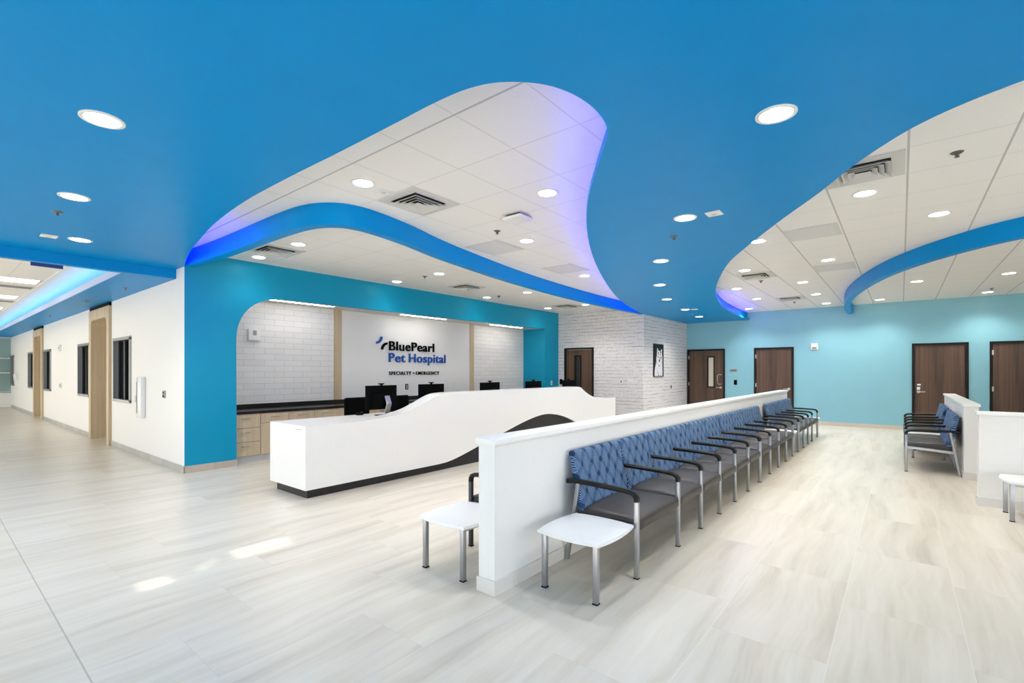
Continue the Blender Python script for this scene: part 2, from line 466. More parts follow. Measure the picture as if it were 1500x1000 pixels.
def strip(name, pts, d0, d1, z, mat, label):
    a = offset(pts, d0); b = offset(pts, d1)
    bm = bmesh.new()
    va = [bm.verts.new((p.x, p.y, z)) for p in a]; vb = [bm.verts.new((p.x, p.y, z)) for p in b]
    va2 = [bm.verts.new((p.x, p.y, z - .006)) for p in a]; vb2 = [bm.verts.new((p.x, p.y, z - .006)) for p in b]
    for i in range(len(a) - 1):
        bm.faces.new((va[i], va[i + 1], vb[i + 1], vb[i])); bm.faces.new((va2[i], vb2[i], vb2[i + 1], va2[i + 1]))
        bm.faces.new((va[i], va2[i], va2[i + 1], va[i + 1])); bm.faces.new((vb[i], vb[i + 1], vb2[i + 1], vb2[i]))
    bmesh.ops.recalc_face_normals(bm, faces=bm.faces[:])
    return tag(obj(name, bm, mat), label, 'cove light')
strip('cove_light_strip', cA[:13], -.042, -.024, ZL + .0635, M['led_blue'], 'deep blue cove strip at the teal portal corner end of the curved opening')
strip('cove_light_strip', cA[66:], -.042, -.024, ZL + .0635, M['led_spine'], 'deep blue cove strip along the spine side of the curved opening over the desk')
strip('cove_light_strip', cB[82:-3], .024, .042, ZL + .0635, M['led_blue'], 'deep blue cove strip where the soffit curve meets the aqua wall')

# curved blue bands hung under the white ceiling
bandA = [(-8.165, 2.47), (-7.3, 2.515), (-6.5, 2.53), (-5.8, 2.53), (-5.3, 2.54), (-5.0, 2.565), (-4.8, 2.62), (-4.65, 2.71), (-4.55, 2.83), (-4.50, 3.02), (-4.515, 3.28),
         (-4.6, 3.73), (-4.82, 4.5), (-5.0, 5.38), (-5.18, 6.4), (-5.33, 7.65), (-5.43, 9.08), (-5.47, 10.6), (-5.42, 12.36)]
bandB = [(-1.11, 15.75), (-1.10, 14.6), (-.99, 13.2), (-.80, 11.95), (-.49, 10.65), (-.18, 9.72), (.19, 8.97), (.54, 8.46), (.83, 8.13), (1.1, 7.93), (1.6, 7.68), (2.6, 7.4), (4.5, 7.1), (7.1, 6.95)]
def band(pts, d):
    c = catmull(pts, 6); o = offset(c, d)
    bm = bmesh.new()
    poly_prism(bm, [(v.x, v.y) for v in c] + [(v.x, v.y) for v in reversed(o)], 'Z', ZL, ZH + .01)
    return bm
tag(obj('ceiling_band', band(bandA, .12), M['blue'], smooth=35), 'long blue curved band hanging from the white ceiling in front of the reception desk', 'ceiling band', kind='structure')
tag(obj('ceiling_band', band(bandB, .12), M['blue'], smooth=35), 'hooked blue curved band hanging from the white ceiling above the far waiting area', 'ceiling band', kind='structure')

# ------------------------------------------------------------------ corridor ceiling
struct('ceiling_corridor', B(-28.9, -8.55, -4.2, 2.6, 3.2, 3.3), M['tile'])
bm = bmesh.new()
box(bm, -8.62, -8.515, -4.1, YC, ZC, 3.3)                       # blue drop at the corridor mouth
box(bm, -28.8, -8.60, 1.83, YC, ZC, ZC + .05)                   # blue strip beside the wall
struct('ceiling_corridor_soffit', bm, M['blue'])
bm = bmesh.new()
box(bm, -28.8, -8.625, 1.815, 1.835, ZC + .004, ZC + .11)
struct('trim_1', bm, plain('lip with painted LED glow', srgb(176, 196, 232), .5, var=.01))  # blue glow of the cove strip is put into the lip's colour
tag(obj('cove_light_strip', B(-28.7, -8.7, 1.90, 1.93, ZC + .052, ZC + .062), M['led_cyan']), 'cyan cove strip running along the corridor ceiling edge', 'cove light')
struct('ceiling_corridor_margin', B(-28.8, -8.63, 1.52, YC, 3.188, 3.199), M['white'])

# ------------------------------------------------------------------ walls
PORT = [(-14.11, -12.35), (-22.36, -20.6)]
WINS = [(-12.1, -10.95, 1), (-15.43, -14.28, 2), (-20.47, -19.27, 3), (-23.72, -22.55, 4), (-28.75, -27.68, 5)]
def corridor_wall():
    bm = bmesh.new()
    cuts = sorted([(a + .05, b - .05, 0, 2.76) for a, b in PORT] + [(a + .02, b - .02, .95, 2.09) for a, b, _ in WINS])
    x = -29
    for a, b, z0, z1 in cuts:
        box(bm, x, a, YC, YC + .14, 0, 3.3)
        if z0 > 0: box(bm, a, b, YC, YC + .14, 0, z0)
        box(bm, a, b, YC, YC + .14, z1, 3.3)
        x = b
    box(bm, x, XT - .004, YC, YC + .14, 0, 3.3)
    return bm
struct('wall_left', corridor_wall(), M['white'])
bm = bmesh.new()
x = -28.6
for a, b in sorted(PORT):
    box(bm, x, a - .005, YC - .012, YC, 0, .1); x = b + .005
box(bm, x, XT + .012, YC - .012, YC, 0, .1)
struct('baseboard_left', bm, M['base_grey'])

# teal portal, one sheet with the round-cornered opening
op = [(3.18, 0), (3.175, 1.2), (3.172, 1.95)]
ex = 2.35
for i in range(1, 15):
    th = PI / 2 * i / 14
    op.append((3.172 + .82 * (1 - math.cos(th) ** (2 / ex)), 1.95 + .765 * (math.sin(th) ** (2 / ex))))
op += [(11.64, 2.74), (11.64, 0)]
bm = bmesh.new()
poly_prism(bm, [(YC + .002, 0)] + op + [(YB, 0), (YB, 3.3), (YC + .002, 3.3)], 'X', XT - .12, XT)
struct('wall_portal', bm, M['teal'], smooth=30)
struct('baseboard_portal', B(XT, XT + .012, YC - .01, 3.18, 0, .1), M['base_beige'])
# alcove behind
bm = bmesh.new(); box(bm, XT - .12 - .7, XT - .119, 11.641, 11.80, 0, 2.9)
struct('wall_alcove_end', bm, M['teal'])
struct('wall_alcove_start', B(-9.0, XT - .119, 2.62, 3.05, 0, 2.9), M['white'])
bm = bmesh.new()
box(bm, -9.1, -8.97, 2.6, 5.33, 0, 2.9, mi=0); box(bm, -9.1, -8.97, 9.43, 11.66, 0, 2.9, mi=0)
struct('wall_reception', bm, M['tilewall'])
struct('wall_logo', B(-9.1, -8.955, 5.49, 9.27, 0, 2.9), M['white'])
struct('trim_2', B(-9.1, -8.94, 5.33, 5.49, .85, 2.75), M['oak'])
struct('trim_3', B(-9.1, -8.94, 9.27, 9.43, .85, 2.75), M['oak'])
struct('ceiling_alcove', B(-9.1, XT - .119, 2.62, 11.66, 2.745, 2.85), M['grey_paint'])

# brick corner and far wall
bm = bmesh.new()
DX0, DX1 = -7.94, -6.94
for a in ((-8.3, DX0 + .02, 0, 3.3), (DX1 - .02, XB - .001, 0, 3.3), (DX0 + .02, DX1 - .02, 2.16, 3.3)):
    box(bm, a[0], a[1], YB, YB + .15, a[2], a[3])
struct('wall_brick', bm, M['brickX'])
struct('wall_brick_return', B(XB - .15, XB, YB + .006, YF, 0, 3.3), M['brickY'])
struct('trim_4', B(XB - .006, XB + .003, YB - .003, YB + .012, 0, 3.03), M['white'])
DOORS = [(-5.40, -4.245, 1), (-3.42, -2.385, 2), (.21, 1.25, 3), (1.605, 2.645, 4)]
bm = bmesh.new(); x = XB - .1
for a, b, n in DOORS:
    box(bm, x, a + .03, YF, YF + .15, 0, 3.3); box(bm, a + .03, b - .03, YF, YF + .15, 2.15, 3.3); x = b - .03
box(bm, x, 7.2, YF, YF + .15, 0, 3.3)
struct('wall_back', bm, M['aqua'])
bm = bmesh.new(); x = XB + .012
for a, b, n in DOORS:
    if a > x: box(bm, x, a, YF - .012, YF, 0, .1)
    x = b
box(bm, x, 7.1, YF - .012, YF, 0, .1)
struct('baseboard_back', bm, M['base_beigeX'])
# corridor end, glazed facades outside the frame
bm = bmesh.new()
box(bm, -28.95, -28.8, -4.2, 2.6, 0, .62); box(bm, -28.95, -28.8, -4.2, 2.6, 2.86, 3.3)
struct('wall_corridor_end', bm, M['white'])
w = struct('window_6', B(-28.93, -28.87, -4.1, YC, .62, 2.86), M['far_glass'])
bm = bmesh.new()
for z in (.62, 1.42, 2.02): box(bm, -28.86, -28.80, -4.1, YC, z - .025, z + .025)
for y in (-2.2, .2): box(bm, -28.858, -28.80, y - .025, y + .025, .62, 2.86)
obj('mullion', bm, M['white_plastic'], w)
# south front: piers, sill-less glazing openings, and made-up slots that shape the sun
SY = -4.1
bm = bmesh.new()
box(bm, -29, -4.5, SY - .1, SY, 2.0, 3.4); box(bm, -3.9, 7.2, SY - .1, SY, 2.0, 3.4)
# added thin plate, its slots cut to throw sun patches on the floor
zc = [(2.36, 2.455, -4.20, -4.01), (2.54, 2.575, -4.22, -4.08), (2.59, 2.615, -4.30, -4.14), (2.67, 2.885, -4.35, -4.10)]
z = 2.0
for z0, z1, xa, xb in zc:
    box(bm, -4.5, -3.9, SY - .02, SY, z, z0)
    box(bm, -4.5, xa, SY - .02, SY, z0, z1); box(bm, xb, -3.9, SY - .02, SY, z0, z1); z = z1
box(bm, -4.5, -3.9, SY - .02, SY, z, 3.4)
for x in range(-29, 8, 3): box(bm, x - .06, x + .06, SY - .1, SY, 0, 2.0)
struct('wall_front', bm, M['white'])
bm = bmesh.new()
box(bm, 7.1, 7.25, -4.2, 16, 2.2, 3.4); box(bm, 7.1, 7.25, 9, 16, 0, 2.2)
for y in (-4.1, -1, 2, 5, 8.9): box(bm, 7.1, 7.25, y - .06, y + .06, 0, 2.2)
struct('wall_right', bm, M['white'])

# ------------------------------------------------------------------ corridor portals and windows
def portal(a, b, n):
    t = thing('wood_portal', ['pale oak framed doorway in the white corridor wall, beside the extinguisher cabinet and window',
                              'pale oak framed doorway farther down the white corridor, close to its glazed end'][n], 'doorway', ((a + b) / 2, YC, 0)); t['kind'] = 'structure'
    w = (b - a) / 2; j = .185; r = .14; top = 2.60
    inn = [(w - j, 0)]
    for i in range(0, 9):
        th = PI / 2 * i / 8
        inn.append((w - j - r + r * math.cos(th), top - r + r * math.sin(th)))
    inn = inn + [(-x, z) for x, z in reversed(inn)]
    bm = bmesh.new()
    poly_prism(bm, [(w, 0)] + inn + [(-w, 0), (-w, 2.815), (w, 2.815)], 'Y', -.05, .0)
    obj('surround', bm, M['oak'], t, 30)
    bm = bmesh.new()                                   # deep liner
    A_ = [bm.verts.new((x, -.0, z)) for x, z in inn]; B_ = [bm.verts.new((x, 1.1, z)) for x, z in inn]
    for i in range(len(inn) - 1): bm.faces.new((A_[i], B_[i], B_[i + 1], A_[i + 1]))
    o2 = [(x * 1.02, z + (.02 if z > .1 else 0)) for x, z in inn]
    A2_ = [bm.verts.new((x, -.0, z)) for x, z in o2]; B2_ = [bm.verts.new((x, 1.1, z)) for x, z in o2]
    for i in range(len(inn) - 1):
        bm.faces.new((A2_[i], A2_[i + 1], B2_[i + 1], B2_[i])); bm.faces.new((B_[i], B2_[i], B2_[i + 1], B_[i + 1]))
    obj('liner', bm, M['oak'], t, 30)
    obj('gap_shade_strip', B(-w, w, -.035, -.0, 2.815, 2.885), M['black'], t)  # black strip put in for the shade of the gap under the soffit
    obj('back_panel', B(-w, w, 1.1, 1.13, 0, 2.8), M['white'], t)
for n, (a, b) in enumerate(PORT): portal(a, b, n)

def corridor_window(a, b, n):
    t = bpy.data.objects.new('window_%d' % n, None); COL.objects.link(t); t.location = ((a + b) / 2, YC, 1.52); t['kind'] = 'structure'
    w = (b - a) / 2
    bm = bmesh.new()
    for s in (-1, 1):
        box(bm, s * w - .022, s * w + .022, -.03, .1, -.59, .59); box(bm, -w - .022, w + .022, -.03, .1, s * .59 - .028, s * .59 + .028)
    obj('window_frame', bm, M['metal'], t)
    obj('pane', B(-w, w, .085, .095, -.58, .58), M['dark_glass'], t)
    bm = bmesh.new(); box(bm, -.03, .03, .03, .085, -.565, .565); box(bm, -w + .02, -w + .07, .05, .085, -.565, .565)
    obj('mullion', bm, M['frame_dark'], t)
    bm = bmesh.new(); box(bm, .16, w - .05, .07, .084, -.555, .555)
    obj('sliding_pane', bm, M['pane_reflection'] if n in (1,) else M['dark_glass'], t)  # first window: a bright reflection painted as a pale pane
for a, b, n in WINS: corridor_window(a, b, n)

# extinguisher cabinet
t = thing('extinguisher_cabinet', 'white fire extinguisher cabinet with narrow glass slot on the white corridor wall', 'cabinet', (-10.19, YC, .69))
bm = bmesh.new(); box(bm, -.13, .13, -.075, 0, 0, .70, .012); obj('body', bm, M['cap'], t, 30)
bm = bmesh.new(); box(bm, -.105, -.05, -.08, -.07, .08, .62); obj('glass_slot', bm, M['grey_plastic'], t)
bm = bmesh.new(); box(bm, -.128, -.085, -.095, -.078, .27, .38, .004); obj('latch', bm, M['steel'], t)
def plate(name, label, cat, loc, rotz, w, h, d, mat, face=None, fm=None):
    """a small wall device; local -y faces the room"""
    t = thing(name, label, cat, loc, rotz)
    obj('plate', B(-w / 2, w / 2, -d, 0, -h / 2, h / 2, min(w, h, d) * .2), mat, t)
    if face:
        for (x0, x1, z0, z1) in face: obj('face_insert', B(x0, x1, -d - .004, -d + .001, z0, z1), fm, t)
    return t
plate('card_reader', 'small grey card reader on the white corridor wall beside the teal corner', 'card reader', (-9.05, YC, 1.13), 0, .10, .12, .02, M['grey_plastic'], [(-.03, .03, -.045, -.01), (-.02, .02, .01, .04)], M['black'])
plate('wall_switch_plate', 'white double switch plate on corridor wall between the second and third windows', 'switch', (-17.8, YC, 1.10), 0, .34, .15, .015, M['white_plastic'], [(-.11, -.05, -.05, .05), (.05, .11, -.05, .05)], M['grey_plastic'])
plate('strobe_mount', 'small white alarm strobe high on the corridor wall', 'alarm', (-17.8, YC, 2.12), 0, .16, .18, .04, M['white_plastic'], [(-.04, .04, -.03, .03)], M['grey_plastic'])
plate('paper_towel_mount', 'small white box on the corridor wall by the farthest window', 'dispenser', (-26.9, YC, 1.25), 0, .5, .26, .08, M['white_plastic'], [(-.15, .15, -.08, -.05)], M['grey_plastic'])

# ------------------------------------------------------------------ doors
def door(a, b, n, yw, lite=None, handed='right', pull=False, lever=True, hinges=True, top=2.185):
    t = bpy.data.objects.new('door_%d' % n, None); COL.objects.link(t); t['kind'] = 'structure'
    t.location = ((a + b) / 2, yw, 0)
    w = (b - a) / 2; fw = .052
    bm = bmesh.new()
    for s in (-1, 1): box(bm, min(s * w, s * (w - fw)), max(s * w, s * (w - fw)), -.03, .12, 0, top)
    box(bm, -w + fw, w - fw, -.03, .12, top - fw, top)
    obj('door_frame', bm, M['frame_dark'], t)
    bm = bmesh.new()
    x0, x1 = -w + fw + .004, w - fw - .004
    if lite is None: box(bm, x0, x1, .012, .056, .01, top - fw - .005)
    else:
        l0, l1, z0, z1 = lite
        box(bm, x0, l0, .012, .056, .01, top - fw - .005); box(bm, l1, x1, .012, .056, .01, top - fw - .005)
        box(bm, l0, l1, .012, .056, .01, z0); box(bm, l0, l1, .012, .056, z1, top - fw - .005)
    leaf = obj('door_leaf', bm, M['walnut'], t)
    if lite:
        bm = bmesh.new()
        for s in ((l0 - .03, l0 + .008, z0 - .03, z1 + .03), (l1 - .008, l1 + .03, z0 - .03, z1 + .03), (l0, l1, z0 - .03, z0 + .008), (l0, l1, z1 - .008, z1 + .03)):
            box(bm, s[0], s[1], .002, .02, s[2], s[3])
        obj('lite_frame', bm, M['frame_dark'], leaf)
        obj('glass', B(l0, l1, .03, .036, z0, z1), M['frosted'] if n == 1 else M['dark_glass'], leaf)
    s = 1 if handed == 'right' else -1
    hx = s * (w - fw - .075)
    if pull:
        bm = bmesh.new()
        sweep(bm, [(hx + .02, .012, 1.38), (hx + .02, -.045, 1.38), (hx - .05, -.06, 1.385), (hx - .075, -.06, 1.36), (hx - .085, -.06, 1.25), (hx - .075, -.06, 1.11), (hx - .05, -.06, 1.085), (hx + .02, -.045, 1.09), (hx + .02, .012, 1.09)], rsec(.02, .02, .006), up=(0, 1, 0) if False else (.02, .3, .95))
        obj('pull_handle', bm, M['steel'], leaf, 40)
    if lever:
        bm = bmesh.new()
        cyl(bm, (hx, .012, .98), (hx, -.012, .98), .036); cyl(bm, (hx, -.01, .98), (hx, -.055, .98), .013)
        box(bm, min(hx - s * .13, hx + s * .012), max(hx - s * .13, hx + s * .012), -.062, -.044, .968, .992, .006)
        obj('lever_handle', bm, M['steel'], leaf, 40)
    if hinges:
        for z in (.25, 1.08, 1.93):
            hh = obj('hinge', B(-s * (w - fw) - .014, -s * (w - fw) + .014, -.034, .02, z - .055, z + .055), M['steel'], t)
    return t
door(DOORS[0][0], DOORS[0][1], 1, YF, lite=(.07, .24, 1.0, 1.93), pull=True)
door(DOORS[1][0], DOORS[1][1], 2, YF)
d3 = door(DOORS[2][0], DOORS[2][1], 3, YF, handed='left', hinges=False)
bm = bmesh.new(); box(bm, -.425, -.36, -.012, .012, 1.03, 1.10, .004); box(bm, -.42, -.35, -.008, .012, 1.135, 1.175, .002)
obj('keypad', bm, M['white_plastic'], [c for c in d3.children if c.name.startswith('door_leaf')][0])
door(DOORS[3][0], DOORS[3][1], 4, YF, handed='right')
door(DX0, DX1, 5, YB, lite=(-.13, .05, .95, 1.93), handed='left', hinges=False)
# what lies behind the lit door lite
struct('wall_closet', B(-8.4, 7.2, YF + .3, YF + .4, 0, 3.3), M['white'])
plate('card_reader', 'black card reader on the pale aqua wall beside the door with a pull handle', 'card reader', (-3.94, YF, 1.15), 0, .085, .145, .025, M['black'])
plate('room_sign', 'small grey room sign plate above the black card reader on the aqua wall', 'sign', (-4.0, YF, 1.51), 0, .22, .09, .012, M['grey_plastic'], [(-.07, .08, .0, .018)], M['black'])
plate('strobe_mount', 'white alarm strobe box high on the aqua wall between doors', 'alarm', (-1.88, YF, 2.18), 0, .17, .19, .05, M['white_plastic'], [(-.05, .05, -.07, -.02)], M['grey_plastic'])
plate('card_reader', 'black card reader on the brick wall between teal portal and dark door', 'card reader', (-8.06, YB, 1.17), 0, .09, .16, .025, M['black'])
plate('wall_switch_plate', 'white switch plate on the teal portal beside the brick wall', 'switch', (XT, 11.98, 1.14), PI / 2, .08, .125, .012, M['white_plastic'], [(-.015, .015, -.03, .03)], M['grey_plastic'])
plate('wall_outlet', 'white outlet with dark socket on the brick wall by the dark door', 'outlet', (-6.07, YB, 1.20), 0, .075, .12, .012, M['white_plastic'], [(-.014, .014, -.03, .03)], M['black'])
plate('wall_switch_plate', 'blank white triple plate on the brick wall near its outer corner', 'switch', (-5.80, YB, 1.25), 0, .16, .1, .012, M['white_plastic'])
plate('wall_outlet', 'small dark outlet on the brick wall below the dog portrait', 'outlet', (XB, 14.36, 1.02), PI / 2, .08, .1, .012, M['grey_plastic'], [(-.02, .02, -.03, .03)], M['black'])
plate('wall_outlet', 'dark red plate with two white sockets under the reception wall lettering', 'outlet', (-8.955, 7.17, 1.13), PI / 2, .085, .13, .012, M['carpet_red'], [(-.014, .014, -.04, -.008), (-.014, .014, .008, .04)], M['white_plastic'])
plate('wall_outlet', 'white outlet on the white panel beside its second oak strip', 'outlet', (-8.955, 8.68, 1.16), PI / 2, .08, .12, .012, M['white_plastic'])
plate('wall_outlet', 'white outlet on the glazed tile wall low above the counter', 'outlet', (-8.97, 4.78, 1.12), PI / 2, .08, .12, .012, M['white_plastic'])
t = plate('strobe_mount', 'white alarm strobe on the glazed tile wall of the reception alcove', 'alarm', (-8.97, 3.77, 2.14), PI / 2, .21, .20, .055, M['white_plastic'], [(-.03, .03, -.01, .075)], M['grey_plastic'])

# dog portrait on the brick return: flat print on a block, drawn as flat patches
t = thing('dog_picture', 'tall black and white canvas of a sitting pale dog on the brick wall', 'picture', (XB + .003, 13.35, 1.80), PI / 2)
W_, H_ = .345, .465
obj('canvas', B(-W_, W_, -.03, 0, -H_, H_), M['photo_black'], t)
def patch(bm, pts, mi, lev):
    vs = [bm.verts.new(((u - .5) * 2 * W_, -.0305 - .0004 * lev, (v - .5) * 2 * H_)) for u, v in pts]
    f = bm.faces.new(vs); f.material_index = mi
def ell(cx, cy, rx, ry, n=16): return [(cx + rx * math.cos(2 * PI * i / n), cy + ry * math.sin(2 * PI * i / n)) for i in range(n)]
bm = bmesh.new()
body = [(.03, .02), (.04, .16), (.07, .26), (.14, .36), (.2, .46), (.22, .56), (.27, .64), (.28, .7), (.28, .8), (.31, .885), (.36, .865), (.44, .80), (.56, .79), (.68, .80), (.76, .85), (.81, .855),
        (.82, .76), (.82, .68), (.86, .6), (.88, .5), (.87, .4), (.85, .28), (.87, .15), (.86, .02)]
patch(bm, body, 0, 1)
patch(bm, ell(.42, .715, .042, .05), 2, 2); patch(bm, ell(.655, .675, .036, .022), 2, 2); patch(bm, [(.56, .775), (.64, .80), (.72, .775), (.74, .73), (.66, .715), (.6, .74)], 1, 2)
patch(bm, [(.36, .62), (.43, .56), (.46, .6), (.4, .66)], 1, 2); patch(bm, [(.62, .58), (.72, .52), (.78, .6), (.7, .62)], 1, 2)
patch(bm, [(.32, .44), (.46, .34), (.6, .34), (.74, .42), (.6, .31), (.46, .31)], 1, 2)
patch(bm, [(.3, .86), (.335, .84), (.37, .78), (.31, .74)], 1, 2)
patch(bm, ell(.535, .585, .03, .018), 2, 2); patch(bm, [(.46, .51), (.54, .55), (.63, .515), (.585, .45), (.545, .435), (.5, .45)], 3, 2); patch(bm, ell(.54, .51, .022, .02), 2, 3)
patch(bm, [(.3, .2), (.4, .13), (.5, .02), (.62, .02), (.74, .15), (.8, .2), (.7, .1), (.66, .02), (.44, .02)], 1, 2)
patch(bm, [(.17, .34), (.24, .42), (.25, .54), (.2, .46)], 1, 2)
patch(bm, [(.84, .3), (.88, .42), (.86, .56), (.82, .5)], 1, 2)
obj('print', bm, [M['photo_white'], M['photo_grey'], M['photo_black'], M['photo_tongue']], t)

# ------------------------------------------------------------------ reception wall lettering
sign = thing('wall_sign', 'raised black and blue hospital lettering with arc emblem on the white reception wall', 'sign', (-8.955, 6.66, 1.4), PI / 2)
def lettering(name, body, x, z, width, cap, depth, mat, off, label, sp=1.07):
    cu = bpy.data.curves.new(name, 'FONT'); cu.body = body; cu.extrude = depth / 2; cu.offset = off; cu.size = 1; cu.space_character = sp
    o = bpy.data.objects.new(name, cu); COL.objects.link(o)
    bpy.context.view_layer.update()
    dg = bpy.context.evaluated_depsgraph_get()
    me = bpy.data.meshes.new_from_object(o.evaluated_get(dg))
    bpy.data.objects.remove(o); bpy.data.curves.remove(cu)
    xs = [v.co.x for v in me.vertices]; 
    x0, x1 = min(xs), max(xs)
    sx = width / (x1 - x0)
    for v in me.vertices:
        v.co = Vector((x + (v.co.x - x0) * sx, -(v.co.z + depth / 2) - .004, z + v.co.y * cap / .70))
    me.materials.clear(); me.materials.append(mat)
    r = bpy.data.objects.new(name, me); COL.objects.link(r); r.parent = sign
    if label: r['label'] = label
    return r
lettering('lettering', 'BluePearl', .01, .565, 1.33, .205, .03, M['black'], .012, 'raised black upper line of letters')
lettering('lettering', 'Pet', .0, .30, .455, .205, .03, M['logo_blue'], .012, 'raised blue short word of the middle line')
lettering('lettering', 'Hospital', .565, .30, 1.155, .205, .03, M['logo_blue'], .012, 'raised blue long word of the middle line')
lettering('lettering', 'SPECIALTY', .01, .008, .63, .078, .015, M['black'], .013, 'small black word at the start of the lower line', 1.16)
lettering('lettering', 'EMERGENCY', .784, .008, .735, .078, .015, M['black'], .013, 'small black word at the end of the lower line', 1.16)
bm = bmesh.new(); cyl(bm, (.715, -.019, .047), (.715, -.004, .047), .017); obj('separator_dot', bm, M['black'], sign, 40)
def arc(cx, cz, r, w, a0, a1):
    p = [((r + w / 2) * math.cos(a0 + (a1 - a0) * i / 14) + cx, (r + w / 2) * math.sin(a0 + (a1 - a0) * i / 14) + cz) for i in range(15)]
    p += [((r - w / 2) * math.cos(a1 + (a0 - a1) * i / 14) + cx, (r - w / 2) * math.sin(a1 + (a0 - a1) * i / 14) + cz) for i in range(15)]
    bm = bmesh.new(); poly_prism(bm, p, 'Y', -.034, -.004); return bm
obj('emblem_arc', arc(-.335, .855, .135, .05, -PI / 2 - .0, 0), M['logo_blue'], sign, 30)
obj('emblem_arc', arc(-.045, .575, .135, .05, PI / 2, PI), M['black'], sign, 30)

# ------------------------------------------------------------------ base cabinets, counter
def cabinet(y0, y1, drawers):
    t = thing('base_cabinet', '', 'cabinet', (-8.32, y0, 0), PI / 2)   # local x -> +Y, local -y -> room
    w = y1 - y0
    obj('carcass', B(.0, w, .02, .60, .10, .795), M['frame_dark'], t)  # coloured dark to paint the shade in the gaps between fronts
    obj('toe_kick', B(.0, w, .06, .08, 0, .10), M['white_plastic'], t)
    def pull(parent, cx, z):
        bm = bmesh.new()
        sweep(bm, [(cx - .065, .0, z), (cx - .065, -.028, z), (cx + .065, -.028, z), (cx + .065, .0, z)], rsec(.011, .011, .002), up=(0, 0, 1))
        obj('handle', bm, M['steel'], parent)
    if drawers == 3:
        for z0, z1 in ((.565, .79), (.335, .56), (.105, .33)):
            d = obj('drawer', B(.004, w - .004, 0, .02, z0, z1, .002, 1), M['oak_cab'], t); pull(d, w / 2, z1 - .07)
    else:
        d = obj('drawer', B(.004, w - .004, 0, .02, .63, .79, .002, 1), M['oak_cab'], t); pull(d, w / 2, .725)
        d = obj('door', B(.004, w - .004, 0, .02, .105, .625, .002, 1), M['oak_cab'], t); pull(d, w - .12, .57)
    return t
c0 = cabinet(3.14, 3.61, 3); c0['label'] = 'pale oak base cabinet of three drawers beside the teal portal'; c0['group'] = 'oak base cabinets along the reception wall'
proto = None; y = 3.61
ords = ['first', 'second', 'third', 'fourth', 'fifth', 'sixth', 'seventh', 'eighth', 'ninth', 'tenth']
for k in range(5):
    if proto is None: proto = c = cabinet(3.61, 4.085, 1)
    else: c = copy_tree(proto); c.location.y = y
    c['label'] = 'pale oak cabinet with single drawer over door, %s beyond the three drawer unit' % ords[k]
    c['group'] = 'oak base cabinets along the reception wall'
    y += .475
struct_c = thing('worktop', 'dark stone worktop with upstand running along the reception wall above oak cabinets', 'worktop', (0, 0, 0))
obj('slab', B(-8.955, -8.295, 3.06, 11.63, .80, .84, .004, 1), M['counter'], struct_c)
obj('upstand', B(-8.967, -8.935, 3.06, 11.63, .84, .915, .003, 1), M['counter'], struct_c)

# ------------------------------------------------------------------ reception desk
desk = thing('reception_desk', 'long white reception desk with wave shaped top and charcoal wave base', 'desk', (0, 0, 0))
top = [(2.83, .855), (3.3, .855), (3.6, .857), (3.85, .871), (4.12, .897), (4.39, .952), (4.60, 1.027), (4.80, 1.108), (4.94, 1.150), (5.12, 1.165)]
top2 = [(8.80, 1.165), (8.97, 1.147), (9.18, 1.045), (9.40, .958), (9.63, .90), (9.85, .872), (10.1, .862), (10.6, .86)]
topc = [(v.x, v.y) for v in catmull(top, 5)] + [(v.x, v.y) for v in catmull(top2, 5)]
bot = [(4.6, .108), (5.0, .112), (5.15, .128), (5.36, .17), (5.76, .27), (6.41, .43), (7.04, .58), (7.45, .648), (7.68, .662), (7.92, .645), (8.29, .58), (8.69, .455), (9.1, .30), (9.45, .18), (9.75, .122), (10.0, .108)]
botc = [(2.83, .108)] + [(v.x, v.y) for v in catmull(bot, 5)] + [(10.6, .108)]
bm = bmesh.new()
poly_prism(bm, topc + list(reversed(botc)), 'X', -5.42, -5.363)
obj('front_panel', bm, M['desk'], desk, 30)
bm = bmesh.new()
poly_prism(bm, topc + [(yy, z - .05) for yy, z in reversed(topc)], 'X', -5.62, -5.42)
obj('transaction_ledge', bm, M['desk'], desk, 30)
obj('end_panel', B(-6.25, -5.42, 2.83, 2.88, .108, .81), M['desk'], desk)
obj('end_panel', B(-6.25, -5.42, 10.55, 10.6, .108, .81), M['desk'], desk)
obj('desk_top', B(-6.25, -5.62, 2.83, 10.6, .81, .855), M['desk'], desk)
bm = bmesh.new()
box(bm, -6.18, -5.43, 2.885, 10.54, 0, .10)
obj('plinth', bm, M['plinth'], desk)
obj('wave_inset', B(-5.475, -5.43, 4.4, 10.2, .10, .72), M['plinth'], desk)
obj('modesty_panel', B(-5.62, -5.48, 2.9, 10.5, .10, .81), M['desk'], desk)

# ------------------------------------------------------------------ monitors, chairs and small things on the desk
def monitor():
    t = thing('monitor', '', 'monitor', (-5.86, 4.235, .855), PI / 2, 'monitors on the reception desk')   # local -y faces the waiting room (the back)
    p = obj('display_back', B(-.265, .265, -.012, .012, .09, .435, .004), M['black'], t)
    obj('rear_housing', B(-.17, .2, -.04, -.012, .11, .33, .01), M['black'], t)
    obj('screen', B(-.255, .255, .012, .014, .10, .425), M['screen'], t)
    bm = bmesh.new(); sweep(bm, [(.06, -.05, .28), (.06, -.10, .17), (.06, -.07, .10), (.06, -.05, .0)], rsec(.085, .024, .006), up=(1, 0, 0))
    obj('stand_arm', bm, M['steel'], t, 40)
    bm = bmesh.new(); box(bm, -.08, .18, -.16, .06, 0, .012, .004); obj('stand_base', bm, M['black'], t)
    wc = obj('webcam', B(-.04, .04, -.02, .025, .448, .466, .006), M['black'], t)
    obj('webcam_foot', B(-.012, .012, -.012, .014, .434, .450), M['black'], t)
    return t
mon = monitor()
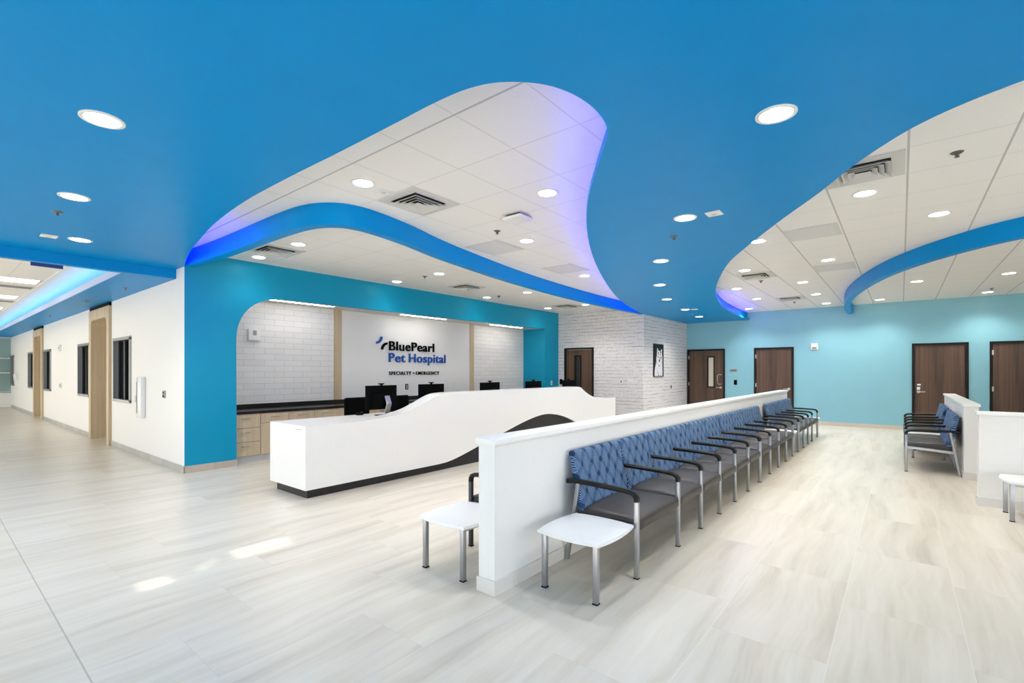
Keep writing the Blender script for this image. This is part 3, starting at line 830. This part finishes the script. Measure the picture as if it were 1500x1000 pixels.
ml = ['black monitor on the desk at the low end, its silver stand arm showing', 'black monitor rising behind the start of the desk crest, second along the desk',
      'black monitor in front of the far oak strip, third along the desk', 'black monitor against the teal alcove end, fourth along the desk',
      'black monitor in front of the dark door in the brick wall']
for i, yy in enumerate((4.235, 5.19, 6.605, 7.945, 9.30)):
    m = mon if i == 0 else copy_tree(mon)
    m.location = (-5.86, yy, .855); m['label'] = ml[i]
t = thing('computer_mouse', 'black computer mouse on the low end of the white desk', 'mouse', (-6.14, 4.06, .855), 0)
bm = bmesh.new(); cushion(bm, -.03, .03, -.055, .055, 0, .036, .017, .006, 6); obj('mouse_body', bm, M['black'], t, 60)
obj('scroll_wheel', B(-.004, .004, .02, .035, .028, .046, .001), M['grey_plastic'], t)
def task_chair():
    t = thing('task_chair', '', 'chair', (-6.95, 4.72, 0), PI / 2 + PI, 'black task chairs behind the desk')
    bm = bmesh.new(); cushion(bm, -.25, .25, -.25, .24, .44, .53, .04, .015, 8); obj('seat', bm, M['fabric_black'], t, 60)
    bm = bmesh.new(); cushion(bm, -.24, .24, -.30, -.23, .58, 1.05, .034, 0, 8); obj('backrest', bm, M['fabric_black'], t, 60)
    bm = bmesh.new(); sweep(bm, [(0, -.05, .42), (0, -.31, .44), (0, -.33, .55), (0, -.31, .75)], rsec(.06, .015, .004)); obj('back_bracket', bm, M['black'], t, 40)
    bm = bmesh.new(); cyl(bm, (0, 0, .10), (0, 0, .44), .028); obj('gas_column', bm, M['black'], t, 40)
    for k in range(5):
        a = 2 * PI * k / 5
        bm = bmesh.new(); sweep(bm, [(0, 0, .11), (.30 * math.cos(a), .30 * math.sin(a), .075)], rsec(.035, .03, .008), up=(0, 0, 1))
        lg = obj('base_leg', bm, M['black'], t)
        bm = bmesh.new(); c_, s_ = math.cos(a), math.sin(a)
        cyl(bm, (.29 * c_ - .02 * s_, .29 * s_ + .02 * c_, .03), (.29 * c_ + .02 * s_, .29 * s_ - .02 * c_, .03), .03, n=14); obj('caster', bm, M['black'], lg, 40)
    for s in (-1, 1):
        bm = bmesh.new(); sweep(bm, [(s * .24, .0, .46), (s * .29, .0, .50), (s * .29, .0, .66)], rsec(.03, .02, .006), up=(0, 1, 0)); box(bm, s * .29 - .035, s * .29 + .035, -.12, .13, .66, .69, .01)
        obj('armrest', bm, M['black'], t, 40)
    return t
tc = task_chair(); tc['label'] = 'black task chair behind the low end of the desk by the first monitor'
t2 = copy_tree(tc); t2.location = (-6.95, 5.58, 0); t2['label'] = 'black task chair behind the desk crest at the second monitor'

# ------------------------------------------------------------------ half walls
def half_wall(x0, x1, y0, y1, label):
    t = thing('half_wall', label, 'half wall', ((x0 + x1) / 2, (y0 + y1) / 2, 0)); t['kind'] = 'structure'
    a, b = (x1 - x0) / 2, (y1 - y0) / 2
    obj('wall_body', B(-a, a, -b, b, 0, 1.005), M['white'], t)
    obj('wall_cap', B(-a - .018, a + .018, -b - .018, b + .018, 1.005, 1.045, .005), M['cap'], t, 40)
    bm = bmesh.new(); box(bm, -a - .011, a + .011, -b - .011, b + .011, 0, .098); obj('wall_base', bm, M['base_white'], t)
M['base_white'] = brick_mat('pale tile baseboard', 'Y', .6, .4, .003, srgb(222, 220, 215), srgb(216, 214, 208), srgb(200, 198, 192), .4, .001, .002)
half_wall(-2.249, -2.106, 2.42, 13.0, 'long white half wall behind the main row of blue and grey seats')
half_wall(.678, .824, 9.11, 13.04, 'short white half wall behind the four blue seats facing the main row')
half_wall(.674, 5.2, 7.45, 7.596, 'white half wall running out of view behind the lone side table')

# ------------------------------------------------------------------ ganged seating
D0 = .63
def mesh_of(bm, mat, smooth=None):
    o = obj('tmp', bm, mat, None, smooth); me = o.data; bpy.data.objects.remove(o); return me
_cache = {}
def seat_mesh(w):
    k = ('s', round(w, 2))
    if k not in _cache:
        bm = bmesh.new(); cushion(bm, -w / 2 + .008, w / 2 - .008, .10, .645, .335, .430, .036, .028, 12); _cache[k] = mesh_of(bm, M['vinyl'], 60); _cache[k].name = 'seat'
    return _cache[k]
def back_mesh(w):
    k = ('b', round(w, 2))
    if k not in _cache:
        def xf(p): 
            u = (p.z - .39) / .47
            return Vector((p.x, p.y + .10 * (1 - u), p.z))
        bm = bmesh.new(); cushion(bm, -w / 2 + .007, w / 2 - .007, .022, .088, .385, .862, .026, 0, 14, xf); _cache[k] = mesh_of(bm, M['fabric'], 60); _cache[k].name = 'backrest'
    return _cache[k]
bm = bmesh.new()
sweep(bm, [(0, .035, .622), (0, .1, .632), (0, .3, .630), (0, .52, .622), (0, .575, .616), (0, .605, .603), (0, .620, .58), (0, .622, .553)], rsec(.05, .034, .011))
ARM = mesh_of(bm, M['arm'], 40); ARM.name = 'armrest'
bm = bmesh.new(); box(bm, -.017, .017, .603, .638, .0, .56, .007, 2); FLEG = mesh_of(bm, M['metal'], 40); FLEG.name = 'front_leg'
bm = bmesh.new(); sweep(bm, [(0, .028, .0), (0, .135, .625)], rsec(.034, .034, .008)); RLEG = mesh_of(bm, M['metal'], 40); RLEG.name = 'rear_leg'
bm = bmesh.new(); sweep(bm, [(0, .09, .33), (0, .61, .365)], rsec(.026, .042, .006)); RAIL = mesh_of(bm, M['metal'], 40); RAIL.name = 'side_rail'
bm = bmesh.new(); box(bm, -.018, .018, .602, .639, 0, .008); FOOT = mesh_of(bm, M['black']); FOOT.name = 'foot_pad'
def part(name, me, parent, loc):
    o = bpy.data.objects.new(name, me); COL.objects.link(o); o.parent = parent; o.location = loc; return o
def gang(label, loc, rotz, frames, group='ganged blue and grey waiting seats'):
    t = thing('ganged_seating', label, 'seating', loc, rotz, group)
    for x in frames:
        a = part('armrest', ARM, t, (x, 0, 0)); fl = part('front_leg', FLEG, t, (x, 0, 0)); part('rear_leg', RLEG, t, (x, 0, 0)); part('side_rail', RAIL, t, (x, 0, 0))
        part('foot_pad', FOOT, fl, (0, 0, 0))
    for a, b in zip(frames, frames[1:]):
        w = b - a
        part('seat', seat_mesh(w), t, ((a + b) / 2, 0, 0)); part('backrest', back_mesh(w), t, ((a + b) / 2, 0, 0))
    L = frames[-1] - frames[0]
    for yy in (.2, .52):
        obj('cross_rail', B(frames[0] + .02, frames[-1] - .02, yy - .015, yy + .015, .325, .348), M['black'], t)
    return t
# main row, against the long half wall (faces +X): local x runs towards -Y
XW = -2.106
gang('run of six ganged blue and grey seats starting wide beside the front white table', (XW, 7.135, 0), -PI / 2, [0, .62, 1.23, 1.83, 2.44, 3.04, 3.865])
gang('run of four ganged blue and grey seats joining on to the six seat run', (XW, 9.70, 0), -PI / 2, [0, .64, 1.27, 1.90, 2.515])
gang('four ganged seats at the far end of the long half wall, wide seat last', (XW, 12.87, 0), -PI / 2, [0, .81, 1.39, 1.98, 2.57])
# facing pair runs, against the short half wall (face -X)
gang('pair of ganged seats facing the main row, wide seat in front', (.678, 9.29, 0), PI / 2, [0, .83, 1.43])
gang('second pair of ganged seats facing the main row, close to the aqua wall', (.678, 11.36, 0), PI / 2, [0, .60, 1.42])
# reception side of the long half wall (faces -X)
gang('seat on the reception side of the long half wall, mostly hidden behind its end', (-2.249, 2.99, 0), PI / 2, [0, .62], 'seats on the reception side')
M['shaded_metal'] = plain('aluminium with painted shade', srgb(44, 48, 56), .4, var=.05)  # shaded copy of the aluminium frame, the shade put into its colour
for c in [c for c in COL.objects if c.parent and c.parent.get('group') == 'seats on the reception side' and c.data.name in ('front_leg', 'rear_leg', 'side_rail')]:
    c.material_slots[0].link = 'OBJECT'; c.material_slots[0].material = M['shaded_metal']

# ------------------------------------------------------------------ side tables
def side_table():
    t = thing('side_table', '', 'table', (0, 0, 0), 0, 'low white side tables')
    # four bowed sides meeting in small round corners
    q, bulge, rc, side = .246, .022, .04, []
    for i in range(13):
        u = -1 + 2 * i / 12
        side.append(Vector((u * (q - rc * .72), q + bulge * (1 - u * u) - rc * .10 * u ** 8)))
    pts = []
    for k in range(4):
        m = Matrix.Rotation(-k * PI / 2, 2)
        pts += [m @ p for p in side]
        nx = Matrix.Rotation(-(k + 1) * PI / 2, 2) @ side[0]; p0 = m @ side[-1]
        cen = m @ Vector((q + .004, q + .004))
        for j in range(1, 6):
            f = j / 6; pts.append(p0 * (1 - f) ** 2 + cen * 2 * f * (1 - f) + nx * f ** 2)
    pts = [(p.x, p.y * 1.06 + .018) for p in pts]
    bm = bmesh.new(); poly_prism(bm, pts, 'Z', .378, .400)
    es = [e for e in bm.edges if abs(e.verts[0].co.z - e.verts[1].co.z) < 1e-6]
    bmesh.ops.bevel(bm, geom=es, offset=.005, segments=2, affect='EDGES')
    obj('table_top', bm, M['laminate'], t, 40)
    bm = bmesh.new()
    for sx in (-1, 1): box(bm, sx * .2 - .015, sx * .2 + .015, -.21, .275, .352, .378, .003)
    box(bm, -.2, .2, .25, .275, .352, .378, .003)
    obj('bracket', bm, M['metal'], t)
    for sx in (-1, 1):
        sy = -1
        bm = bmesh.new(); box(bm, sx * .2 - .018, sx * .2 + .018, sy * .2 - .018, sy * .2 + .018, 0.006, .378, .006)
        lg = obj('leg', bm, M['metal'], t, 40)
        obj('foot_pad', B(sx * .2 - .019, sx * .2 + .019, sy * .2 - .019, sy * .2 + .019, 0, .008), M['black'], lg)
    return t
st = side_table()
tl = [((-1.725, 2.945, 0), 'low white side table in front of the wide seat of the main row'), ((-2.63, 2.65, 0), 'low white side table on the reception side, partly behind the half wall end'),
      ((-1.74, 10.0, PI), 'low white side table between the four seat run and the far end seats'), ((-1.74, 13.19, PI), 'low white side table past the last seat, against the aqua wall side'),
      ((1.06, 7.06, -PI / 2), 'low white side table standing alone before the white half wall'), ((.36, 11.06, 0), 'low white side table wedged between the two facing pairs of seats')]
for i, ((x, y, rz), lb) in enumerate(tl):
    s = st if i == 0 else copy_tree(st); s.location = (x, y, 0); s.rotation_euler.z = rz; s['label'] = lb
    if i == 4:                                   # this one stands alone, on four legs
        for lg in [c for c in s.children if c.name.startswith('leg')]:
            l2 = copy_tree(lg, s); l2.location = (0, .4, 0)

# ------------------------------------------------------------------ ceiling fittings
def downlight(r=.112):
    t = thing('recessed_downlight', '', 'downlight', (0, 0, 0), 0)
    bm = bmesh.new(); n = 40
    prof = [(r, 0.0), (r, -.006), (r - .008, -.009), (r - .022, -.007), (r - .026, .0)]
    rings = [[bm.verts.new((q * math.cos(2 * PI * i / n), q * math.sin(2 * PI * i / n), z)) for i in range(n)] for q, z in prof]
    for a, b in zip(rings, rings[1:]):
        for i in range(n): bm.faces.new((a[i], a[(i + 1) % n], b[(i + 1) % n], b[i]))
    bmesh.ops.recalc_face_normals(bm, faces=bm.faces[:])
    obj('trim_ring', bm, M['white_plastic'], t, 50)
    bm = bmesh.new(); cyl(bm, (0, 0, -.003), (0, 0, -.0005), r - .024, n=n); obj('lens', bm, M['lens'], t)
    return t
dl = downlight(); first = [True]
def put(x, y, z, label, group):
    o = dl if first[0] else copy_tree(dl)
    first[0] = False
    o.location = (x, y, z); o['label'] = label; o['group'] = group
g1 = 'downlights in the blue soffit'
put(-3.78, .71, ZL, 'big round downlight in the blue soffit, first of three leading to the corridor', g1)
put(-5.65, .87, ZL, 'round downlight in the blue soffit, middle of three leading to the corridor', g1)
put(-7.45, 1.2, ZL, 'round downlight in the blue soffit just before the corridor drop', g1)
spine = [(-4.43, 13.87), (-4.18, 12.03), (-3.89, 10.07), (-3.34, 8.31), (-2.60, 6.51), (-1.68, 4.83), (-.58, 3.22)]
for k, (x, y) in enumerate(spine):
    put(x, y, ZL, 'round downlight in the blue soffit spine, %s counted from the aqua wall' % ords[k], g1)
g2 = 'downlights in the white ceiling above the desk'
put(-3.92, 2.63, ZH, 'downlight in the white tiles by the tight bend of the blue band', g2)
put(-2.72, 3.92, ZH, 'downlight in the white tiles beside the blue violet lit soffit edge', g2)
put(-3.94, 5.19, ZH, 'downlight in the white tiles beside the first plain grey return panel', g2)
put(-4.55, 7.76, ZH, 'downlight in the white tiles beyond the second plain grey return panel', g2)
for k, y in enumerate((3.33, 5.95, 8.6, 11.16)):
    put(-6.51, y, ZH, 'downlight behind the long blue band, desk side row, %s from the portal corner' % ords[k], g2)
    put(-7.73, y, ZH, 'downlight behind the long blue band, teal wall row, %s from the portal corner' % ords[k], g2)
g3 = 'downlights in the white ceiling above the waiting seats'
for x, y, l in ((-.28, 5.91, 'downlight just behind the half hidden square diffuser over the waiting area'), (.33, 7.21, 'downlight between the lone sprinkler and the hooked blue band'),
                (-1.51, 7.18, 'downlight touching the blue soffit edge beside the perforated panel'), (-.90, 9.09, 'downlight between the two perforated return panels'),
                (-2.13, 9.11, 'downlight just in front of the diffuser beside the soffit curve'), (-1.52, 11.05, 'downlight in the middle of the white tiles between two diffusers'),
                (-2.74, 11.04, 'downlight close to the violet curve, in line behind the first diffuser'), (-2.74, 12.90, 'downlight behind the sprinkler, second along the violet curve'),
                (-1.52, 12.97, 'downlight between the far diffuser and the hook of the blue band'), (-1.52, 14.89, 'downlight before the aqua wall beside the hook end of the band'),
                (-3.36, 14.82, 'downlight in the violet corner where soffit meets the aqua wall'), (.24, 12.37, 'downlight inside the hooked band, in the row away from the wall, by the band'),
                (1.51, 12.38, 'downlight inside the hooked band, in the row away from the wall, away from the band'),
                (-.41, 14.96, 'downlight inside the hooked band, in the wall row, by the band end'), (1.50, 15.04, 'downlight inside the hooked band, in the wall row beside a sprinkler')):
    put(x, y, ZH, l, g3)

def vent(label, cx, cy, z=ZH, sx=.29, sy=.308, perforated=False):
    t = thing('ceiling_vent' if not perforated else 'return_vent', label, 'vent', (cx, cy, z), 0, 'supply diffusers' if not perforated else 'return air panels')
    if perforated:
        bm = bmesh.new(); box(bm, -sx, sx, -sy, sy, -.006, 0); obj('vent_frame', bm, M['diff'], t)
        bm = bmesh.new(); box(bm, -sx + .05, sx - .05, -sy + .02, sy - .02, -.009, -.005); obj('perforated_panel', bm, M['perf'], t)
        return t
    a, b = sx * .68, sy * .68
    bm = bmesh.new()
    for q in ((-sx, sx, -sy, -b), (-sx, sx, b, sy), (-sx, -a, -b, b), (a, sx, -b, b)): box(bm, q[0], q[1], q[2], q[3], -.008, 0)
    obj('vent_plate', bm, M['diff'], t)
    obj('vent_throat', B(-a, a, -b, b, -.0035, 0), M['vent_dark'], t)
    bm = bmesh.new()
    for k in range(4):                                   # stepped square cones
        o_, i_ = 1 - k * .235, 1 - k * .235 - .215
        ov = [bm.verts.new((sx_ * a * o_, sy_ * b * o_, -.036)) for sx_, sy_ in ((-1, -1), (1, -1), (1, 1), (-1, 1))]
        if k < 3:
            iv = [bm.verts.new((sx_ * a * i_, sy_ * b * i_, -.004)) for sx_, sy_ in ((-1, -1), (1, -1), (1, 1), (-1, 1))]
            for i in range(4): bm.faces.new((ov[i], ov[(i + 1) % 4], iv[(i + 1) % 4], iv[i]))
        else: bm.faces.new(ov)
    sol = obj('vent_cones', bm, M['diff'], t)
    md = sol.modifiers.new('thick', 'SOLIDIFY'); md.thickness = .004
    return t
def perf_mat():
    t = NT('perforated return panel')
    v = t.new('ShaderNodeTexVoronoi'); v.inputs['Scale'].default_value = 70; v.inputs['Randomness'].default_value = 0
    t.link(t.coords(), v.inputs['Vector'])
    k = t.math('LESS_THAN', v.outputs['Distance'], .33)
    t.base(t.mix(k, srgb(214, 214, 214), srgb(150, 150, 152))); t.set(.6)
    return t.m
M['perf'] = perf_mat()
vent('square supply diffuser in the white tiles beside the tight bend of the band', -3.91, 3.29)
vent('square supply diffuser behind the long blue band, over the second desk lights', -7.08, 7.24)
vent('square supply diffuser behind the long blue band, close to the brick wall', -7.06, 11.1)
vent('square supply diffuser behind the long blue band, at the portal corner', -7.10, 3.29)
vent('square supply diffuser half hidden by the blue soffit edge over the waiting area', -.262, 5.237)
vent('square supply diffuser beside the soffit curve over the seats', -2.09, 9.75)
vent('square supply diffuser close to the aqua wall over the seats', -2.09, 13.32)
vent('plain grey return panel in the white tiles beside the long blue band', -4.52, 5.20, perforated=True)
vent('plain grey return panel in the white tiles, farther along the long blue band', -4.50, 7.05, perforated=True)
vent('perforated return panel in the white tiles over the main seat row', -.88, 7.175, perforated=True)
vent('perforated return panel beside the hooked blue band', -.88, 9.80, perforated=True)

def sprinkler():
    t = thing('fire_sprinkler', '', 'sprinkler', (0, 0, 0), 0)
    bm = bmesh.new(); cyl(bm, (0, 0, -.008), (0, 0, 0), .036, .044); obj('escutcheon', bm, M['bronze'], t, 40)
    bm = bmesh.new(); cyl(bm, (0, 0, -.034), (0, 0, -.008), .008); 
    for s in (-1, 1): sweep(bm, [(s * .012, 0, -.008), (s * .014, 0, -.024), (s * .003, 0, -.036)], rsec(.005, .004, .001), up=(0, 1, 0))
    obj('frame_arms', bm, M['bronze'], t, 40)
    bm = bmesh.new(); cyl(bm, (0, 0, -.040), (0, 0, -.036), .017); obj('deflector', bm, M['bronze'], t, 40)
    return t
sp = sprinkler(); sf = True
for x, y, z, l in ((-3.95, 4.59, ZH, 'sprinkler under the white tiles beside the grey return panel by the desk'), (.35, 5.27, ZH, 'lone sprinkler under the white tiles beside the half hidden diffuser'),
                   (-2.13, 10.37, ZH, 'sprinkler under the white tiles just behind the soffit curve diffuser'), (-2.12, 14.08, ZH, 'sprinkler under the white tiles just behind the far diffuser'),
                   (1.50, 14.4, ZH, 'sprinkler under the white tiles inside the hooked band'), (-6.31, .85, ZL, 'sprinkler under the blue soffit between two big downlights'),
                   (-2.01, 5.42, ZL, 'sprinkler under the blue soffit spine beside a white square sensor'), (-4.34, 13.0, ZL, 'sprinkler under the blue soffit close to the aqua wall'),
                   (-6.9, 5.95, ZH, 'sprinkler behind the long blue band in the second row of lights'), (-7.35, 8.6, ZH, 'sprinkler behind the long blue band in the third row of lights'),
                   (-10.1, 2.2, ZC, 'sprinkler under the corridor soffit at its mouth'), (-12.5, 2.1, ZC, 'sprinkler under the corridor soffit at the first oak doorway'), (-16.6, 2.1, ZC, 'sprinkler under the corridor soffit between the two oak doorways')):
    o = sp if sf else copy_tree(sp); sf = False
    o.location = (x, y, z); o['label'] = l; o['group'] = 'ceiling sprinklers'

def sensor():
    t = thing('smoke_detector', '', 'detector', (0, 0, 0), 0)
    obj('cover', B(-.07, .07, -.07, .07, -.012, 0, .004), M['white_plastic'], t)
    bm = bmesh.new(); cyl(bm, (0, 0, -.018), (0, 0, -.011), .022, .03); obj('sensor_eye', bm, M['diff'], t, 40)
    return t
sn = sensor(); sf = True
for x, y, z, l in ((-1.41, 4.86, ZL, 'white square sensor on the blue soffit beside the sixth spine light'), (-7.50, .94, ZL, 'white square sensor on the blue soffit before the corridor drop'),
                   (-3.98, 12.11, ZL, 'white square sensor on the blue soffit near the brick corner'), (-3.95, 2.88, ZH, 'square sensor on the white tiles between downlight and diffuser')):
    o = sn if sf else copy_tree(sn); sf = False
    o.location = (x, y, z); o['label'] = l; o['group'] = 'square ceiling sensors'
t = thing('ceiling_mount_router', 'white wireless access unit hung under the white tiles near the desk', 'access point', (-3.39, 4.28, ZH), 0)
bm = bmesh.new(); cushion(bm, -.14, .14, -.12, .12, -.055, -.022, .016, 0, 6); obj('router_shell', bm, M['white_plastic'], t, 60)
obj('mount_plate', B(-.09, .09, -.08, .08, -.022, 0), M['black'], t)

# linear lights in the alcove soffit
for k, (a, b, l) in enumerate(((3.78, 5.05, 'linear light in the alcove soffit above the first tiled wall'), (6.66, 7.97, 'linear light in the alcove soffit above the lettering'),
                               (9.60, 10.95, 'linear light in the alcove soffit above the far tiled wall'))):
    t = thing('linear_downlight', l, 'linear light', (-8.50, (a + b) / 2, 2.745), 0, 'linear alcove lights')
    obj('housing', B(-.05, .05, -(b - a) / 2 - .02, (b - a) / 2 + .02, -.012, 0), M['white_plastic'], t)
    obj('lens', B(-.036, .036, -(b - a) / 2, (b - a) / 2, -.016, -.011), M['linear'], t)

# corridor troffers
for k, (x, l) in enumerate(((-12.85, 'lit louvred troffer in the corridor ceiling, first inside the mouth'), (-15.9, 'lit louvred troffer in the corridor ceiling, second inside the mouth'),
                            (-18.95, 'lit louvred troffer in the corridor ceiling, third inside the mouth'), (-22.0, 'lit louvred troffer in the corridor ceiling, fourth inside the mouth'))):
    t = thing('troffer_downlight', l, 'troffer', (x, .87, 3.2), 0, 'corridor troffers')
    bm = bmesh.new(); box(bm, -.31, .31, -.61, .61, -.01, 0); obj('housing', bm, M['white_plastic'], t)
    obj('lens', B(-.28, .28, -.58, .58, -.014, -.009), M['troffer'], t)
    bm = bmesh.new()
    for yy in (-.29, 0, .29): box(bm, -.28, .28, yy - .006, yy + .006, -.022, -.014)
    obj('divider', bm, M['diff'], t)
    if k < 3:
        v = thing('return_vent', 'grey return grille beside the %s corridor troffer' % ords[k], 'vent', (x - 1.0, 1.2, 3.2), 0, 'corridor return grilles')
        obj('vent_frame', B(-.15, .15, -.3, .3, -.01, 0), M['diff'], v)
        bm = bmesh.new()
        for q in range(7): box(bm, -.13 + q * .038, -.13 + q * .038 + .012, -.28, .28, -.018, -.009)
        obj('grille_slats', bm, M['grey_plastic'], v)
t = thing('hanging_sign', 'dark blue blank hanging sign under the corridor ceiling', 'sign', (-10.14, 1.25, 3.2))
obj('sign_panel', B(-.012, .012, -.18, .18, -.12, -.02), M['sign_blue'], t)
bm = bmesh.new(); box(bm, -.004, .004, -.15, -.14, -.02, 0); box(bm, -.004, .004, .14, .15, -.02, 0); obj('sign_hanger', bm, M['steel'], t)

# ------------------------------------------------------------------ light
wd = bpy.data.worlds.new('World'); scene.world = wd; wd.use_nodes = True
bg = wd.node_tree.nodes['Background']; bg.inputs[0].default_value = (1, .98, .945, 1); bg.inputs[1].default_value = 2.7
su = bpy.data.lights.new('sun', 'SUN'); su.energy = 3.2; su.angle = math.radians(.35); su.color = (1, .95, .86)
so = bpy.data.objects.new('sun', su); COL.objects.link(so)
el = math.radians(25)
so.rotation_euler = Vector((0, math.cos(el), -math.sin(el))).to_track_quat('-Z', 'Y').to_euler()
def spot_at(x, y, z, e, size=130):
    l = bpy.data.lights.new('downlight_beam', 'SPOT'); l.energy = e; l.spot_size = math.radians(size); l.spot_blend = .7; l.shadow_soft_size = .08; l.color = (1, .945, .87)
    o = bpy.data.objects.new('downlight_beam', l); COL.objects.link(o); o.location = (x, y, z - .03)
    return o
for o in [o for o in COL.objects if o.name.startswith('recessed_downlight')]:
    s = spot_at(o.location.x, o.location.y, o.location.z, 10 if o.location.x < -7.6 and o.location.y > 3 else 60 if o.location.x < -6.4 and o.location.y > 3 else 62)

# ------------------------------------------------------------------ camera
cam = bpy.data.cameras.new('Camera'); co = bpy.data.objects.new('Camera', cam); COL.objects.link(co)
cam.sensor_width = 36; cam.lens = 705 * 36 / 1500; cam.shift_y = 43 / 1500
co.location = (0, 0, 1.5); co.rotation_euler = (PI / 2, 0, math.atan2(.6288, .7776))
cam.clip_start = .05
scene.camera = co
vs = scene.view_settings
vs.view_transform = 'Standard'; vs.look = 'None'; vs.exposure = .45; vs.gamma = 1; vs.use_curve_mapping = False
